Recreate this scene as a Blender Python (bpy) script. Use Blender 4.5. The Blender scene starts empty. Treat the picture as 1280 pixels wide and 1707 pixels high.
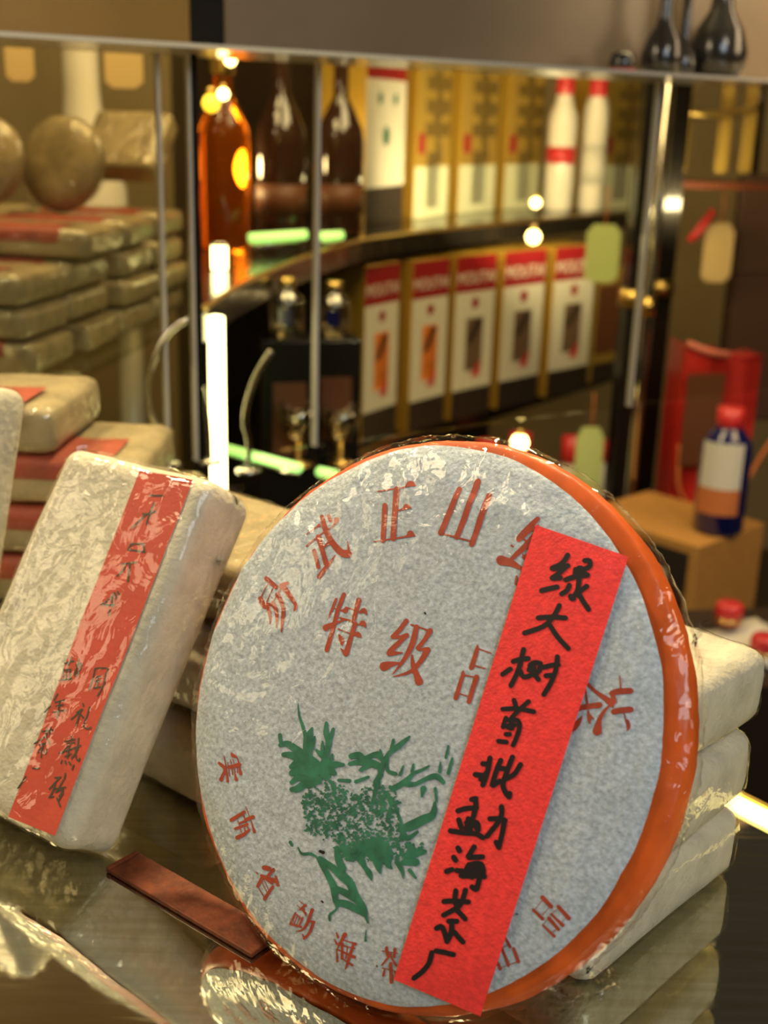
import bpy, bmesh, math, random
import numpy as np
from mathutils import Vector, Matrix, noise

random.seed(7)
sc = bpy.context.scene
COL = sc.collection

# ------------------------------------------------------------------ camera
F, CX, CY, EYE = 2000.0, 640.0, 853.5, 0.287          # focal length in pixels of a 1280x1707 frame
_d = np.array([460 - CX, 7000 - CY, F]); _d /= np.linalg.norm(_d)
_up = -_d
_fw = np.array([0, 0, 1.0]); _Y = _fw - _up * (_fw @ _up); _Y /= np.linalg.norm(_Y); _X = np.cross(_Y, _up)
RW = np.array([_X, _Y, _up])                          # camera axes -> world axes
def ray(x, y): return RW @ np.array([x - CX, y - CY, F])
def on_z(x, y, z):
    d = ray(x, y); t = (z - EYE) / d[2]; return Vector((d[0]*t, d[1]*t, z))
def at(x, y, Y):
    d = ray(x, y); t = Y / d[1]; return Vector((d[0]*t, Y, EYE + d[2]*t))
cam = bpy.data.cameras.new('camera'); camo = bpy.data.objects.new('camera', cam); COL.objects.link(camo)
cam.sensor_fit = 'VERTICAL'; cam.sensor_height = 36.0; cam.lens = F / 1707.0 * 36.0
cam.clip_start = 0.01; cam.clip_end = 50
r_, u_, b_ = RW @ np.array([1, 0, 0]), RW @ np.array([0, -1, 0]), RW @ np.array([0, 0, -1])
camo.matrix_world = Matrix(((r_[0], u_[0], b_[0], 0), (r_[1], u_[1], b_[1], 0), (r_[2], u_[2], b_[2], EYE), (0, 0, 0, 1)))
cam.dof.use_dof = True; cam.dof.focus_distance = 0.435; cam.dof.aperture_fstop = 10.5
sc.camera = camo

# ------------------------------------------------------------------ world, lights, exposure
w = bpy.data.worlds.new('world'); sc.world = w; w.use_nodes = True
w.node_tree.nodes['Background'].inputs[0].default_value = (0.9, 0.78, 0.55, 1)
w.node_tree.nodes['Background'].inputs[1].default_value = 0.055
vs = sc.view_settings
vs.view_transform = 'Standard'; vs.look = 'None'; vs.gamma = 1; vs.use_curve_mapping = False; vs.exposure = 0.0
def area(name, loc, target, size, power, color, spread=180, sy=None):
    l = bpy.data.lights.new(name, 'AREA'); l.energy = power; l.color = color; l.size = size
    if sy: l.shape = 'RECTANGLE'; l.size_y = sy
    l.spread = math.radians(spread)
    o = bpy.data.objects.new(name, l); COL.objects.link(o); o.location = loc
    o.rotation_euler = (Vector(target) - Vector(loc)).to_track_quat('-Z', 'Y').to_euler()
    return o
area('ceiling_panel_light', (0.55, -0.55, 0.95), (0, 0.4, 0.1), 0.55, 8.6, (0.78, 0.90, 1.0))
area('stack_fill_light', (0.85, -0.25, 1.25), (0.1, 0.4, 0.05), 0.35, 6.0, (1.0, 0.88, 0.66))  # added off-frame fill for the right brick stack's side faces
area('brick_glare_panel', (-0.82, 0.43, 0.40), (-0.1, 0.45, 0.07), 0.20, 1.25, (1.0, 0.83, 0.52), 180, 0.28)  # added off-frame panel whose reflection makes the glare on the leaning brick
area('warm_ceiling_light', (-0.72, 0.50, 0.85), (-0.1, 0.45, 0.08), 0.25, 3.8, (1.0, 0.80, 0.50))
area('shelf_spot_light', (0.12, 1.0, 0.95), (0.0, 0.45, 0.08), 0.10, 5.0, (1.0, 0.82, 0.45), 90)
area('bar_strip_light', (0.33, 2.10, 0.16), (0.24, 2.5, 0.26), 0.50, 2.4, (1.0, 0.84, 0.48), 150, 0.02)
area('left_spot_light', (-0.55, 0.85, 0.85), (-0.15, 0.6, 0.1), 0.10, 3.0, (1.0, 0.85, 0.5), 110)
area('cabinet_light', (0.25, 1.45, 0.75), (0.3, 2.1, 0.1), 0.5, 9, (1.0, 0.78, 0.40))
area('pile_light', (-0.35, 1.25, 0.75), (-0.4, 1.25, 0.1), 0.3, 4.0, (1.0, 0.76, 0.36))
area('back_wall_fill', (-0.7, 2.3, 1.0), (-0.7, 3.4, 0.4), 0.3, 9, (1.0, 0.8, 0.42))  # added unseen fill that brightens the back wall
area('shop_light', (0.9, 1.3, 0.6), (0.9, 2.1, -0.2), 0.5, 7, (1.0, 0.72, 0.42))

# ------------------------------------------------------------------ materials
MATS = {}
def mat(name, color, rough=0.6, metal=0.0, coat=0.0, spec=0.5, emit=None, estr=0.0, trans=0.0, ior=1.45,
        bump=0.0, bscale=200.0, mottle=0.0, mscale=60.0, sheen=0.0, coat_bump=0.0, cscale=90.0):
    m = bpy.data.materials.new(name); m.use_nodes = True
    nt = m.node_tree; p = nt.nodes['Principled BSDF']
    p.inputs['Base Color'].default_value = (*color, 1); p.inputs['Roughness'].default_value = rough
    p.inputs['Metallic'].default_value = metal; p.inputs['Coat Weight'].default_value = coat
    p.inputs['Coat Roughness'].default_value = 0.06; p.inputs['Specular IOR Level'].default_value = spec
    p.inputs['Transmission Weight'].default_value = trans; p.inputs['IOR'].default_value = ior
    if emit: p.inputs['Emission Color'].default_value = (*emit, 1); p.inputs['Emission Strength'].default_value = estr
    tc = nt.nodes.new('ShaderNodeTexCoord')
    def nz(scale, detail=4):
        n = nt.nodes.new('ShaderNodeTexNoise'); n.inputs['Scale'].default_value = scale; n.inputs['Detail'].default_value = detail
        nt.links.new(tc.outputs['Object'], n.inputs['Vector']); return n
    if mottle:
        n = nz(mscale, 6); r = nt.nodes.new('ShaderNodeValToRGB'); e = r.color_ramp.elements
        e[0].position = 0.32; e[1].position = 0.68
        e[0].color = (*[c * (1 - mottle) for c in color], 1); e[1].color = (*[min(1, c * (1 + mottle * 0.8)) for c in color], 1)
        nt.links.new(n.outputs[0], r.inputs[0]); nt.links.new(r.outputs[0], p.inputs['Base Color'])
    if bump:
        n = nz(bscale); b = nt.nodes.new('ShaderNodeBump'); b.inputs['Strength'].default_value = bump; b.inputs['Distance'].default_value = 0.002
        nt.links.new(n.outputs[0], b.inputs['Height']); nt.links.new(b.outputs[0], p.inputs['Normal'])
    if coat_bump:
        n = nz(cscale); b = nt.nodes.new('ShaderNodeBump'); b.inputs['Strength'].default_value = coat_bump; b.inputs['Distance'].default_value = 0.003
        nt.links.new(n.outputs[0], b.inputs['Height']); nt.links.new(b.outputs[0], p.inputs['Coat Normal'])
    MATS[name] = m; return m
def film(name, gloss_lo, gloss_hi, tint=(1, 1, 1), rough=0.08, bump=0.5, bscale=70.0, gcol=(1, 1, 1)):
    """thin clear film or pane: mostly lets light straight through, mirrors more at grazing angles"""
    m = bpy.data.materials.new(name); m.use_nodes = True; nt = m.node_tree; nt.nodes.clear()
    out = nt.nodes.new('ShaderNodeOutputMaterial'); mx = nt.nodes.new('ShaderNodeMixShader')
    t = nt.nodes.new('ShaderNodeBsdfTransparent'); t.inputs[0].default_value = (*tint, 1)
    g = nt.nodes.new('ShaderNodeBsdfGlossy'); g.inputs['Roughness'].default_value = rough; g.inputs['Color'].default_value = (*gcol, 1)
    lw = nt.nodes.new('ShaderNodeLayerWeight'); lw.inputs[0].default_value = 0.5
    mr = nt.nodes.new('ShaderNodeMapRange'); mr.inputs['To Min'].default_value = gloss_lo; mr.inputs['To Max'].default_value = gloss_hi
    pw = nt.nodes.new('ShaderNodeMath'); pw.operation = 'POWER'; pw.inputs[1].default_value = 3.0
    nt.links.new(lw.outputs['Facing'], pw.inputs[0]); nt.links.new(pw.outputs[0], mr.inputs['Value'])
    nt.links.new(mr.outputs[0], mx.inputs[0]); nt.links.new(t.outputs[0], mx.inputs[1]); nt.links.new(g.outputs[0], mx.inputs[2])
    nt.links.new(mx.outputs[0], out.inputs[0])
    if bump:
        tc = nt.nodes.new('ShaderNodeTexCoord'); n = nt.nodes.new('ShaderNodeTexNoise')
        n.inputs['Scale'].default_value = bscale; n.inputs['Detail'].default_value = 3; n.inputs['Distortion'].default_value = 1.2
        b = nt.nodes.new('ShaderNodeBump'); b.inputs['Strength'].default_value = bump; b.inputs['Distance'].default_value = 0.004
        nt.links.new(tc.outputs['Object'], n.inputs['Vector']); nt.links.new(n.outputs[0], b.inputs['Height'])
        nt.links.new(b.outputs[0], g.inputs['Normal'])
    MATS[name] = m; return m

M_grey = mat('grey_tissue_paper', (0.43, 0.46, 0.49), 0.75, bump=0.35, bscale=420, mottle=0.26, mscale=620)
M_orange = mat('orange_wrapper', (0.56, 0.085, 0.008), 0.55, spec=0.3, coat=0.12, coat_bump=0.6, cscale=160, mottle=0.25, mscale=60)
M_cream = mat('cream_cotton_paper', (0.49, 0.425, 0.30), 0.7, bump=0.5, bscale=330, mottle=0.16, mscale=70)
M_kraft = mat('aged_bamboo_paper', (0.30, 0.225, 0.105), 0.7, bump=0.5, bscale=130, mottle=0.25, mscale=50)
M_red = mat('red_label_paper', (0.82, 0.035, 0.03), 0.7, bump=0.25, bscale=900, mottle=0.16, mscale=420)
M_redb = mat('vermilion_label_paper', (0.46, 0.048, 0.020), 0.6, bump=0.1, bscale=500, mottle=0.08)
M_redd = mat('faded_red_label', (0.26, 0.045, 0.016), 0.6, mottle=0.2)
M_ink = mat('black_marker_ink', (0.012, 0.008, 0.010), 0.45)
M_inkb = mat('olive_brush_ink', (0.035, 0.03, 0.012), 0.5)
M_print = mat('brown_red_print', (0.36, 0.045, 0.018), 0.6, mottle=0.15, mscale=300)
M_green = mat('green_tree_print', (0.025, 0.15, 0.085), 0.6, mottle=0.35, mscale=220)
M_cell = film('crinkled_cellophane', 0.022, 0.36, rough=0.05, bump=0.22, bscale=75, gcol=(1, 0.97, 0.9))
M_cellb = film('soft_cellophane', 0.05, 0.45, rough=0.10, bump=0.5, bscale=60, gcol=(1, 0.96, 0.86))
M_pane = film('clear_pane', 0.03, 0.5, tint=(0.96, 0.95, 0.88), rough=0.01, bump=0)
M_chrome = mat('chrome', (0.72, 0.68, 0.60), 0.18, 1.0)
M_brass = mat('brass', (0.75, 0.52, 0.16), 0.28, 1.0)
M_black = mat('black_lacquer', (0.012, 0.010, 0.008), 0.25, coat=0.5)
M_brown = mat('dark_brown_panel', (0.030, 0.018, 0.011), 0.4)
M_pale = mat('pale_glass_edge', (0.52, 0.47, 0.38), 0.3, coat=0.4)
M_taupe = mat('taupe_panel', (0.17, 0.125, 0.08), 0.35, mottle=0.18, mscale=5)
M_wall = mat('ochre_wall', (0.34, 0.24, 0.10), 0.7, mottle=0.15, mscale=3)
M_wood = mat('reddish_wood', (0.13, 0.030, 0.009), 0.6, spec=0.25, mottle=0.4, mscale=200, bump=0.3, bscale=300)
M_card = mat('tan_cardboard', (0.50, 0.24, 0.055), 0.7, mottle=0.1)
M_gold = mat('gold_card', (0.62, 0.38, 0.05), 0.35, 0.55)
M_goldd = mat('dull_gold_card', (0.42, 0.27, 0.05), 0.45, 0.3)
M_white = mat('white_card', (0.72, 0.68, 0.56), 0.55)
M_wcer = mat('white_porcelain', (0.82, 0.76, 0.62), 0.25, coat=0.6)
M_redcap = mat('red_cap', (0.62, 0.03, 0.03), 0.4, coat=0.4)
M_redbox = mat('crimson_print', (0.30, 0.010, 0.014), 0.5)
M_dkprint = mat('dark_print', (0.03, 0.02, 0.015), 0.5)
M_amber = mat('amber_whisky', (0.85, 0.22, 0.01), 0.05, trans=0.9, ior=1.36)
M_dkglass = mat('dark_bottle_glass', (0.035, 0.015, 0.008), 0.08, coat=0.8)
M_blue = mat('cobalt_bottle', (0.008, 0.010, 0.085), 0.15, coat=0.8)
M_redbag = mat('red_gift_bag', (0.52, 0.025, 0.02), 0.35, coat=0.5, mottle=0.3, mscale=14)
M_rope = mat('orange_cord', (0.60, 0.18, 0.05), 0.7)
M_tag = mat('cream_tag', (0.70, 0.50, 0.22), 0.7)
M_greentag = mat('pale_green_tag', (0.52, 0.60, 0.22), 0.6)
M_led = mat('led_tube', (1, 1, 1), emit=(1.0, 0.90, 0.42), estr=9)
M_edgeglow = mat('green_edge_glow', (0.6, 0.9, 0.5), emit=(0.42, 0.85, 0.18), estr=1.5)  # emission stands in for light caught by the glass shelf edges
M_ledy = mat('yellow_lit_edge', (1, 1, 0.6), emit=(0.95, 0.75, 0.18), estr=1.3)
M_bulb = mat('warm_bulb', (1, 1, 1), emit=(1.0, 0.75, 0.25), estr=14)
M_cellar = mat('brown_label', (0.13, 0.045, 0.018), 0.5)
M_floor = mat('dark_floor', (0.05, 0.035, 0.022), 0.35, mottle=0.2, mscale=3)

# smoked mirror of the counter: dark tinted mirror with fine scratches
M_counter = mat('smoked_mirror', (0.60, 0.575, 0.455), 0.03, 1.0)
nt = M_counter.node_tree; p = nt.nodes['Principled BSDF']
tc = nt.nodes.new('ShaderNodeTexCoord'); mp = nt.nodes.new('ShaderNodeMapping')
mp.inputs['Scale'].default_value = (14, 260, 1); mp.inputs['Rotation'].default_value = (0, 0, math.radians(28))
n = nt.nodes.new('ShaderNodeTexNoise'); n.inputs['Scale'].default_value = 1.0; n.inputs['Detail'].default_value = 6
nt.links.new(tc.outputs['Object'], mp.inputs['Vector']); nt.links.new(mp.outputs[0], n.inputs['Vector'])
r = nt.nodes.new('ShaderNodeValToRGB'); r.color_ramp.elements[0].position = 0.45; r.color_ramp.elements[1].position = 0.8
r.color_ramp.elements[0].color = (0.03, 0.03, 0.03, 1); r.color_ramp.elements[1].color = (0.12, 0.12, 0.12, 1)
nt.links.new(n.outputs[0], r.inputs[0]); nt.links.new(r.outputs[0], p.inputs['Roughness'])

r2 = nt.nodes.new('ShaderNodeValToRGB'); r2.color_ramp.elements[0].position = 0.35; r2.color_ramp.elements[1].position = 0.75
r2.color_ramp.elements[0].color = (0.62, 0.60, 0.48, 1); r2.color_ramp.elements[1].color = (0.50, 0.46, 0.30, 1)
nt.links.new(n.outputs[0], r2.inputs[0]); nt.links.new(r2.outputs[0], p.inputs['Base Color'])

# ------------------------------------------------------------------ helpers
def link(name, bm, m, parent=None, smooth=True, loc=None):
    me = bpy.data.meshes.new(name); bm.normal_update(); bm.to_mesh(me); bm.free()
    if m: me.materials.append(m)
    if smooth:
        for q in me.polygons: q.use_smooth = True
    o = bpy.data.objects.new(name, me); COL.objects.link(o)
    if parent: o.parent = parent
    if loc is not None: o.location = loc
    return o
def tag(o, label=None, cat=None, group=None, kind=None):
    if label: o['label'] = label
    if cat: o['category'] = cat
    if group: o['group'] = group
    if kind: o['kind'] = kind
    return o
def thing(name, label, cat, loc=(0, 0, 0), rotz=0.0, group=None, matrix=None):
    o = bpy.data.objects.new(name, None); COL.objects.link(o); o.empty_display_size = 0.02
    if matrix is not None: o.matrix_world = matrix
    else: o.location = loc; o.rotation_euler = (0, 0, rotz)
    return tag(o, label, cat, group)
def copy_tree(o, parent=None):
    c = o.copy(); COL.objects.link(c)
    if parent: c.parent = parent
    for ch in list(o.children): copy_tree(ch, c)
    return c
def box_bm(x0, x1, y0, y1, z0, z1, bev=0.0, bm=None):
    bm2 = bmesh.new(); bmesh.ops.create_cube(bm2, size=1)
    for v in bm2.verts: v.co = Vector(((x0+x1)/2 + v.co.x*(x1-x0), (y0+y1)/2 + v.co.y*(y1-y0), (z0+z1)/2 + v.co.z*(z1-z0)))
    if bev: bmesh.ops.bevel(bm2, geom=bm2.edges[:], offset=bev, segments=2, affect='EDGES', profile=0.5)
    if bm is None: return bm2
    me = bpy.data.meshes.new('tmp'); bm2.to_mesh(me); bm2.free(); bm.from_mesh(me); bpy.data.meshes.remove(me); return bm
def lathe_bm(prof, seg=48, axis='z', bm=None):
    bm = bm or bmesh.new(); rings = []
    for (r, z) in prof:
        if r < 1e-6: rings.append([bm.verts.new((0, 0, z))]); continue
        rings.append([bm.verts.new((r*math.cos(2*math.pi*i/seg), r*math.sin(2*math.pi*i/seg), z)) for i in range(seg)])
    for a, b in zip(rings, rings[1:]):
        for i in range(seg):
            j = (i+1) % seg
            if len(a) == 1 and len(b) == 1: continue
            if len(a) == 1: bm.faces.new((a[0], b[j], b[i]))
            elif len(b) == 1: bm.faces.new((a[i], a[j], b[0]))
            else: bm.faces.new((a[i], a[j], b[j], b[i]))
    bmesh.ops.recalc_face_normals(bm, faces=bm.faces[:]); return bm
def tube_bm(pts, rad, seg=10, bm=None):
    bm = bm or bmesh.new(); pts = [Vector(q) for q in pts]; rings = []
    rads = rad if isinstance(rad, (list, tuple)) else [rad]*len(pts)
    for i, q in enumerate(pts):
        t = (pts[min(i+1, len(pts)-1)] - pts[max(i-1, 0)]).normalized()
        a = t.orthogonal().normalized() if i == 0 else (A - t*A.dot(t)).normalized()
        A = a; b = t.cross(a)
        rings.append([bm.verts.new(q + rads[i]*(a*math.cos(2*math.pi*k/seg) + b*math.sin(2*math.pi*k/seg))) for k in range(seg)])
    for r1, r2 in zip(rings, rings[1:]):
        for k in range(seg): bm.faces.new((r1[k], r1[(k+1) % seg], r2[(k+1) % seg], r2[k]))
    bm.faces.new(rings[0][::-1]); bm.faces.new(rings[-1]); return bm
def smooth_path(pts, n=8):
    P = [Vector(q) for q in pts]; out = []
    for i in range(len(P)-1):
        p0, p1, p2, p3 = P[max(i-1, 0)], P[i], P[i+1], P[min(i+2, len(P)-1)]
        for k in range(n):
            t = k/n
            out.append(0.5*((2*p1) + (p2-p0)*t + (2*p0-5*p1+4*p2-p3)*t*t + (3*p1-p0-3*p2+p3)*t**3))
    out.append(P[-1]); return out
def prism_bm(poly, z0, z1):
    bm = bmesh.new(); a = [bm.verts.new((x, y, z0)) for x, y in poly]; b = [bm.verts.new((x, y, z1)) for x, y in poly]
    bm.faces.new(a[::-1]); bm.faces.new(b)
    for i in range(len(poly)):
        j = (i+1) % len(poly); bm.faces.new((a[i], a[j], b[j], b[i]))
    bmesh.ops.recalc_face_normals(bm, faces=bm.faces[:]); return bm
def frame(base, yaw, lean):
    u = Vector((math.cos(yaw), math.sin(yaw), 0)); nb = Vector((-math.sin(yaw), math.cos(yaw), 0))
    v = Vector((0, 0, 1))*math.cos(lean) + nb*math.sin(lean); n_ = u.cross(v)
    return Matrix(((u.x, v.x, n_.x, base[0]), (u.y, v.y, n_.y, base[1]), (u.z, v.z, n_.z, base[2]), (0, 0, 0, 1)))
def fb(q, s, seed=0.0, octv=3):
    v = 0; a = 1
    for k in range(octv):
        v += a*noise.noise(Vector(q)*s + Vector((seed, seed*1.7, -seed))); a *= 0.5; s *= 2.1
    return v
def ridge(q, s, seed=0.0, octv=3):
    v = 0; a = 1
    for k in range(octv):
        v += a*(1 - abs(noise.noise(Vector(q)*s + Vector((seed, -seed, seed*2))))*2.2); a *= 0.5; s *= 2.0
    return v
def rounded_brick_bm(L, W, T, rad, nx, ny, nzz, amp, scale, seed, grow=0.0, rid=0.0):
    """soft paper parcel centred on the origin, x = L, y = W, z = T"""
    bm = bmesh.new(); h = Vector((L/2, W/2, T/2)); idx = {}
    def vert(i, j, k):
        key = (i, j, k)
        if key in idx: return idx[key]
        q = Vector((-h.x + L*i/nx, -h.y + W*j/ny, -h.z + T*k/nzz))
        inn = Vector((max(-h.x+rad, min(h.x-rad, q.x)), max(-h.y+rad, min(h.y-rad, q.y)), max(-h.z+rad, min(h.z-rad, q.z))))
        d = q - inn
        nrm = d.normalized() if d.length > 1e-9 else Vector((0, 0, 1))
        p_ = inn + nrm*(rad + grow)
        a = amp*fb((p_.x*1.3, p_.y*0.45, p_.z*1.3), scale, seed)
        if rid: a += rid*max(0, ridge(p_, scale*0.9, seed+3) - 0.9)
        idx[key] = bm.verts.new(p_ + nrm*a); return idx[key]
    def f(*v):
        try: bm.faces.new(v)
        except ValueError: pass
    for i in range(nx):
        for j in range(ny):
            f(vert(i, j, 0), vert(i, j+1, 0), vert(i+1, j+1, 0), vert(i+1, j, 0)); f(vert(i, j, nzz), vert(i+1, j, nzz), vert(i+1, j+1, nzz), vert(i, j+1, nzz))
    for i in range(nx):
        for k in range(nzz):
            f(vert(i, 0, k), vert(i+1, 0, k), vert(i+1, 0, k+1), vert(i, 0, k+1)); f(vert(i, ny, k), vert(i, ny, k+1), vert(i+1, ny, k+1), vert(i+1, ny, k))
    for j in range(ny):
        for k in range(nzz):
            f(vert(0, j, k), vert(0, j, k+1), vert(0, j+1, k+1), vert(0, j+1, k)); f(vert(nx, j, k), vert(nx, j+1, k), vert(nx, j+1, k+1), vert(nx, j, k+1))
    bmesh.ops.recalc_face_normals(bm, faces=bm.faces[:]); return bm
def strokes_bm(strokes, fn, lift, cap=True, bm=None):
    """flat ink strokes: each a list of (x, y, width) in print coordinates, laid on a surface by fn"""
    bm = bm or bmesh.new()
    for si, st in enumerate(strokes):
        P = [Vector((a, b, c)) for a, b, c in st]
        if len(P) > 2: P = smooth_path(P, 4)
        Lf, Rt = [], []
        for i, q in enumerate(P):
            t = P[min(i+1, len(P)-1)] - P[max(i-1, 0)]; t = Vector((t.x, t.y))
            if t.length < 1e-9: t = Vector((1, 0))
            t.normalize(); nn = Vector((-t.y, t.x)); hw = max(q.z, 0.1)/2
            Lf.append((q.x+nn.x*hw, q.y+nn.y*hw)); Rt.append((q.x-nn.x*hw, q.y-nn.y*hw))
        def capf(q, q2, hw):
            t = Vector((q.x-q2.x, q.y-q2.y)); t = t.normalized() if t.length > 1e-9 else Vector((1, 0)); nn = Vector((-t.y, t.x))
            return [(q.x+hw*(nn.x*math.cos(a)+t.x*math.sin(a)), q.y+hw*(nn.y*math.cos(a)+t.y*math.sin(a))) for a in [math.pi*k/6 for k in range(1, 6)]]
        dz = lift + 0.00001*(si % 4)
        mk = lambda a: bm.verts.new(fn(a[0], a[1], dz))
        LV, RV = [mk(a) for a in Lf], [mk(a) for a in Rt]
        for i in range(len(P)-1): bm.faces.new((LV[i], RV[i], RV[i+1], LV[i+1]))
        if cap and len(P) > 1:
            c1 = [mk(a) for a in capf(P[-1], P[-2], P[-1].z/2)]; bm.faces.new([LV[-1]] + [RV[-1]] + c1[::-1])
            c0 = [mk(a) for a in capf(P[0], P[1], P[0].z/2)]; bm.faces.new([RV[0]] + [LV[0]] + c0[::-1])
    return bm
def clusters(strokes, gap=2.0):
    """group strokes that lie close together: one group per written character"""
    bb = [[min(p[0] for p in st), min(p[1] for p in st), max(p[0] for p in st), max(p[1] for p in st)] for st in strokes]
    par = list(range(len(strokes)))
    def find(i):
        while par[i] != i: i = par[i]
        return i
    for i in range(len(bb)):
        for j in range(i):
            a, b = bb[i], bb[j]
            if a[0] < b[2]+gap and b[0] < a[2]+gap and a[1] < b[3]+gap and b[1] < a[3]+gap: par[find(i)] = find(j)
    g = {}
    for i, st in enumerate(strokes): g.setdefault(find(i), []).append(st)
    return list(g.values())
def crop(ox, oy, s, strokes, wdef=None):
    out = []
    for st in strokes:
        out.append([(ox + q[0]/s, oy + q[1]/s, (q[2] if len(q) > 2 else wdef)/s) for q in st])
    return out

# ------------------------------------------------------------------ structure: counter, shelves, glass, room
EDGE = Vector((0.647, -0.762, 0))                      # direction of the counter's far right edge
e0 = Vector((0.160, 0.463, 0))
pa, pb = e0 - EDGE*0.95, e0 + EDGE*0.75
poly = [(pa.x, pa.y), (pb.x, pb.y), (0.2, -0.6), (-1.1, -0.6), (-1.1, pa.y)]
cnt = link('counter_top', prism_bm(poly, -0.012, 0.0), M_counter, smooth=False); tag(cnt, kind='structure')
nrm = Vector((0.762, 0.647, 0))
def edge_strip(name, o0, o1, z0, z1, m):
    q = [pa+nrm*o0, pb+nrm*o0, pb+nrm*o1, pa+nrm*o1]
    return tag(link(name, prism_bm([(a.x, a.y) for a in q], z0, z1), m, smooth=False), kind='structure')
edge_strip('trim_1', 0.0003, 0.014, -0.012, 0.001, M_ledy)
edge_strip('trim_2', 0.0145, 0.017, -0.014, 0.002, M_brass)
tag(link('counter_base', prism_bm([(x*0.97-0.01, y*0.97) for x, y in poly], -0.9, -0.0125), M_black, smooth=False), kind='structure')
tag(link('floor', box_bm(-3, 3.5, -1.5, 4.0, -0.95, -0.9), M_floor, smooth=False), kind='structure')
tag(link('wall_back', box_bm(-3, 3.5, 3.4, 3.5, -0.9, 1.8), M_wall, smooth=False), kind='structure')
tag(link('wall_left', box_bm(-1.7, -1.6, -1.5, 3.4, -0.9, 1.8), M_wall, smooth=False), kind='structure')
tag(link('wall_right', box_bm(2.4, 2.5, -1.5, 3.4, -0.9, 1.8), M_brown, smooth=False), kind='structure')

# glass partition under a header shelf
gA = at(0, 66, 0.93); zt = gA.z
gB = on_z(1280, 141, zt)
gd = (gB - gA); gd.z = 0; glen = gd.length; gd.normalize(); gyaw = math.atan2(gd.y, gd.x)
gn = Vector((-gd.y, gd.x, 0))
def g_at(px, py):                                       # parameter along the partition under a pixel
    d = ray(px, py); A = np.array([[d[0], -gd.x], [d[1], -gd.y]]); t, s = np.linalg.solve(A, [gA.x, gA.y]); return s
def g_off(px, py, off):                                 # the same on a plane set back by off
    d = ray(px, py); o = gA + gn*off; A = np.array([[d[0], -gd.x], [d[1], -gd.y]]); t, s = np.linalg.solve(A, [o.x, o.y]); return s
gp = thing('glass_partition', 'tall clear glass partition in upright panes behind the tea stacks', 'partition', (gA.x, gA.y, 0.0), gyaw)
seams = [-0.45, g_at(268, 300), g_at(318, 300), g_at(530, 300), g_at(1085, 300), glen + 0.5]
for i in range(5):
    link('pane', box_bm(seams[i]+0.0015, seams[i+1]-0.0015, 0.0, 0.004, 0.001, zt-0.002), M_pane, gp, smooth=False)
for i, wd in ((1, 0.003), (2, 0.0028), (3, 0.0035), (4, 0.003)):
    link('seam_strip', box_bm(seams[i]-wd/2, seams[i]+wd/2, -0.0015, 0.0055, 0.001, zt-0.002, 0.0004), M_pale, gp, smooth=False)
link('dark_edge', box_bm(seams[2]+0.0025, seams[2]+0.007, -0.001, 0.005, 0.001, zt-0.002), M_black, gp, smooth=False)
hs = thing('header_shelf', 'taupe header board on a thin glass shelf above the partition', 'shelf', (gA.x, gA.y, zt), gyaw)
link('shelf_board', box_bm(-0.5, glen+0.6, -0.040, 0.10, 0.0, 0.0035), M_pale, hs, smooth=False)
link('header_panel', box_bm(-0.5, g_off(318, 40, 0.072)-0.001, 0.072, 0.078, 0.0036, 0.34), mat('ochre_panel', (0.21, 0.12, 0.028), 0.35, mottle=0.15, mscale=6), hs, smooth=False)
link('header_panel', box_bm(g_off(374, 40, 0.072)+0.001, glen+0.6, 0.072, 0.078, 0.0036, 0.34), M_taupe, hs, smooth=False)
link('header_gap', box_bm(g_off(318, 40, 0.072)-0.0005, g_off(374, 40, 0.072)+0.0005, 0.074, 0.078, 0.0036, 0.34), M_black, hs, smooth=False)

# ------------------------------------------------------------------ the round tea cake
CAKE_YAW, CAKE_LEAN, CR = -0.640, 0.472, 0.1
cake_base = Vector((-0.0132, 0.3435, 0.0035)) + Vector((-0.5318, -0.7145, 0.4547))*0.0045 - Vector((0.271, 0.365, 0.890))*0.0026
MC = frame(cake_base, CAKE_YAW, CAKE_LEAN)
MCi = MC.inverted()
cake = thing('tea_cake', 'large round tea cake in grey tissue and orange wrapper leaning on paper bricks', 'tea cake', matrix=MC)
CC = Vector((0, CR, 0))                                  # centre of the disc in the cake's own frame
def dome(r):
    a = min(r/0.0975, 1.0)
    return 0.0075 - 0.0048*a**2 - 0.0042*a**10
def cake_wr(x, y, r):                                    # shallow creases of the tissue
    k = max(0, (r - 0.03)/0.06)
    return 0.0008*k*(1.0 + 0.6*(y-CR)/0.1)*max(0, ridge((x, y, 0), 40, 2.0) - 0.75) + 0.00035*fb((x, y, 0), 28, 5.0)
def cake_surf(x, y, lift=0.0):
    dx, dy = x - CC.x, y - CC.y; r = math.hypot(dx, dy)
    return Vector((x, y, dome(r) + lift + cake_wr(x, y, r)))
EYEV = Vector((0, 0, EYE))
def on_cake(px, py, lift=0.0):
    d = Vector(ray(px, py)); o = MCi @ EYEV; dl = MCi.to_3x3() @ d
    zc = 0.005
    for _ in range(4):
        t = (zc - o.z)/dl.z; q = o + dl*t; zc = dome((q - CC).xy.length)
    return cake_surf(q.x, q.y, lift)
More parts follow.
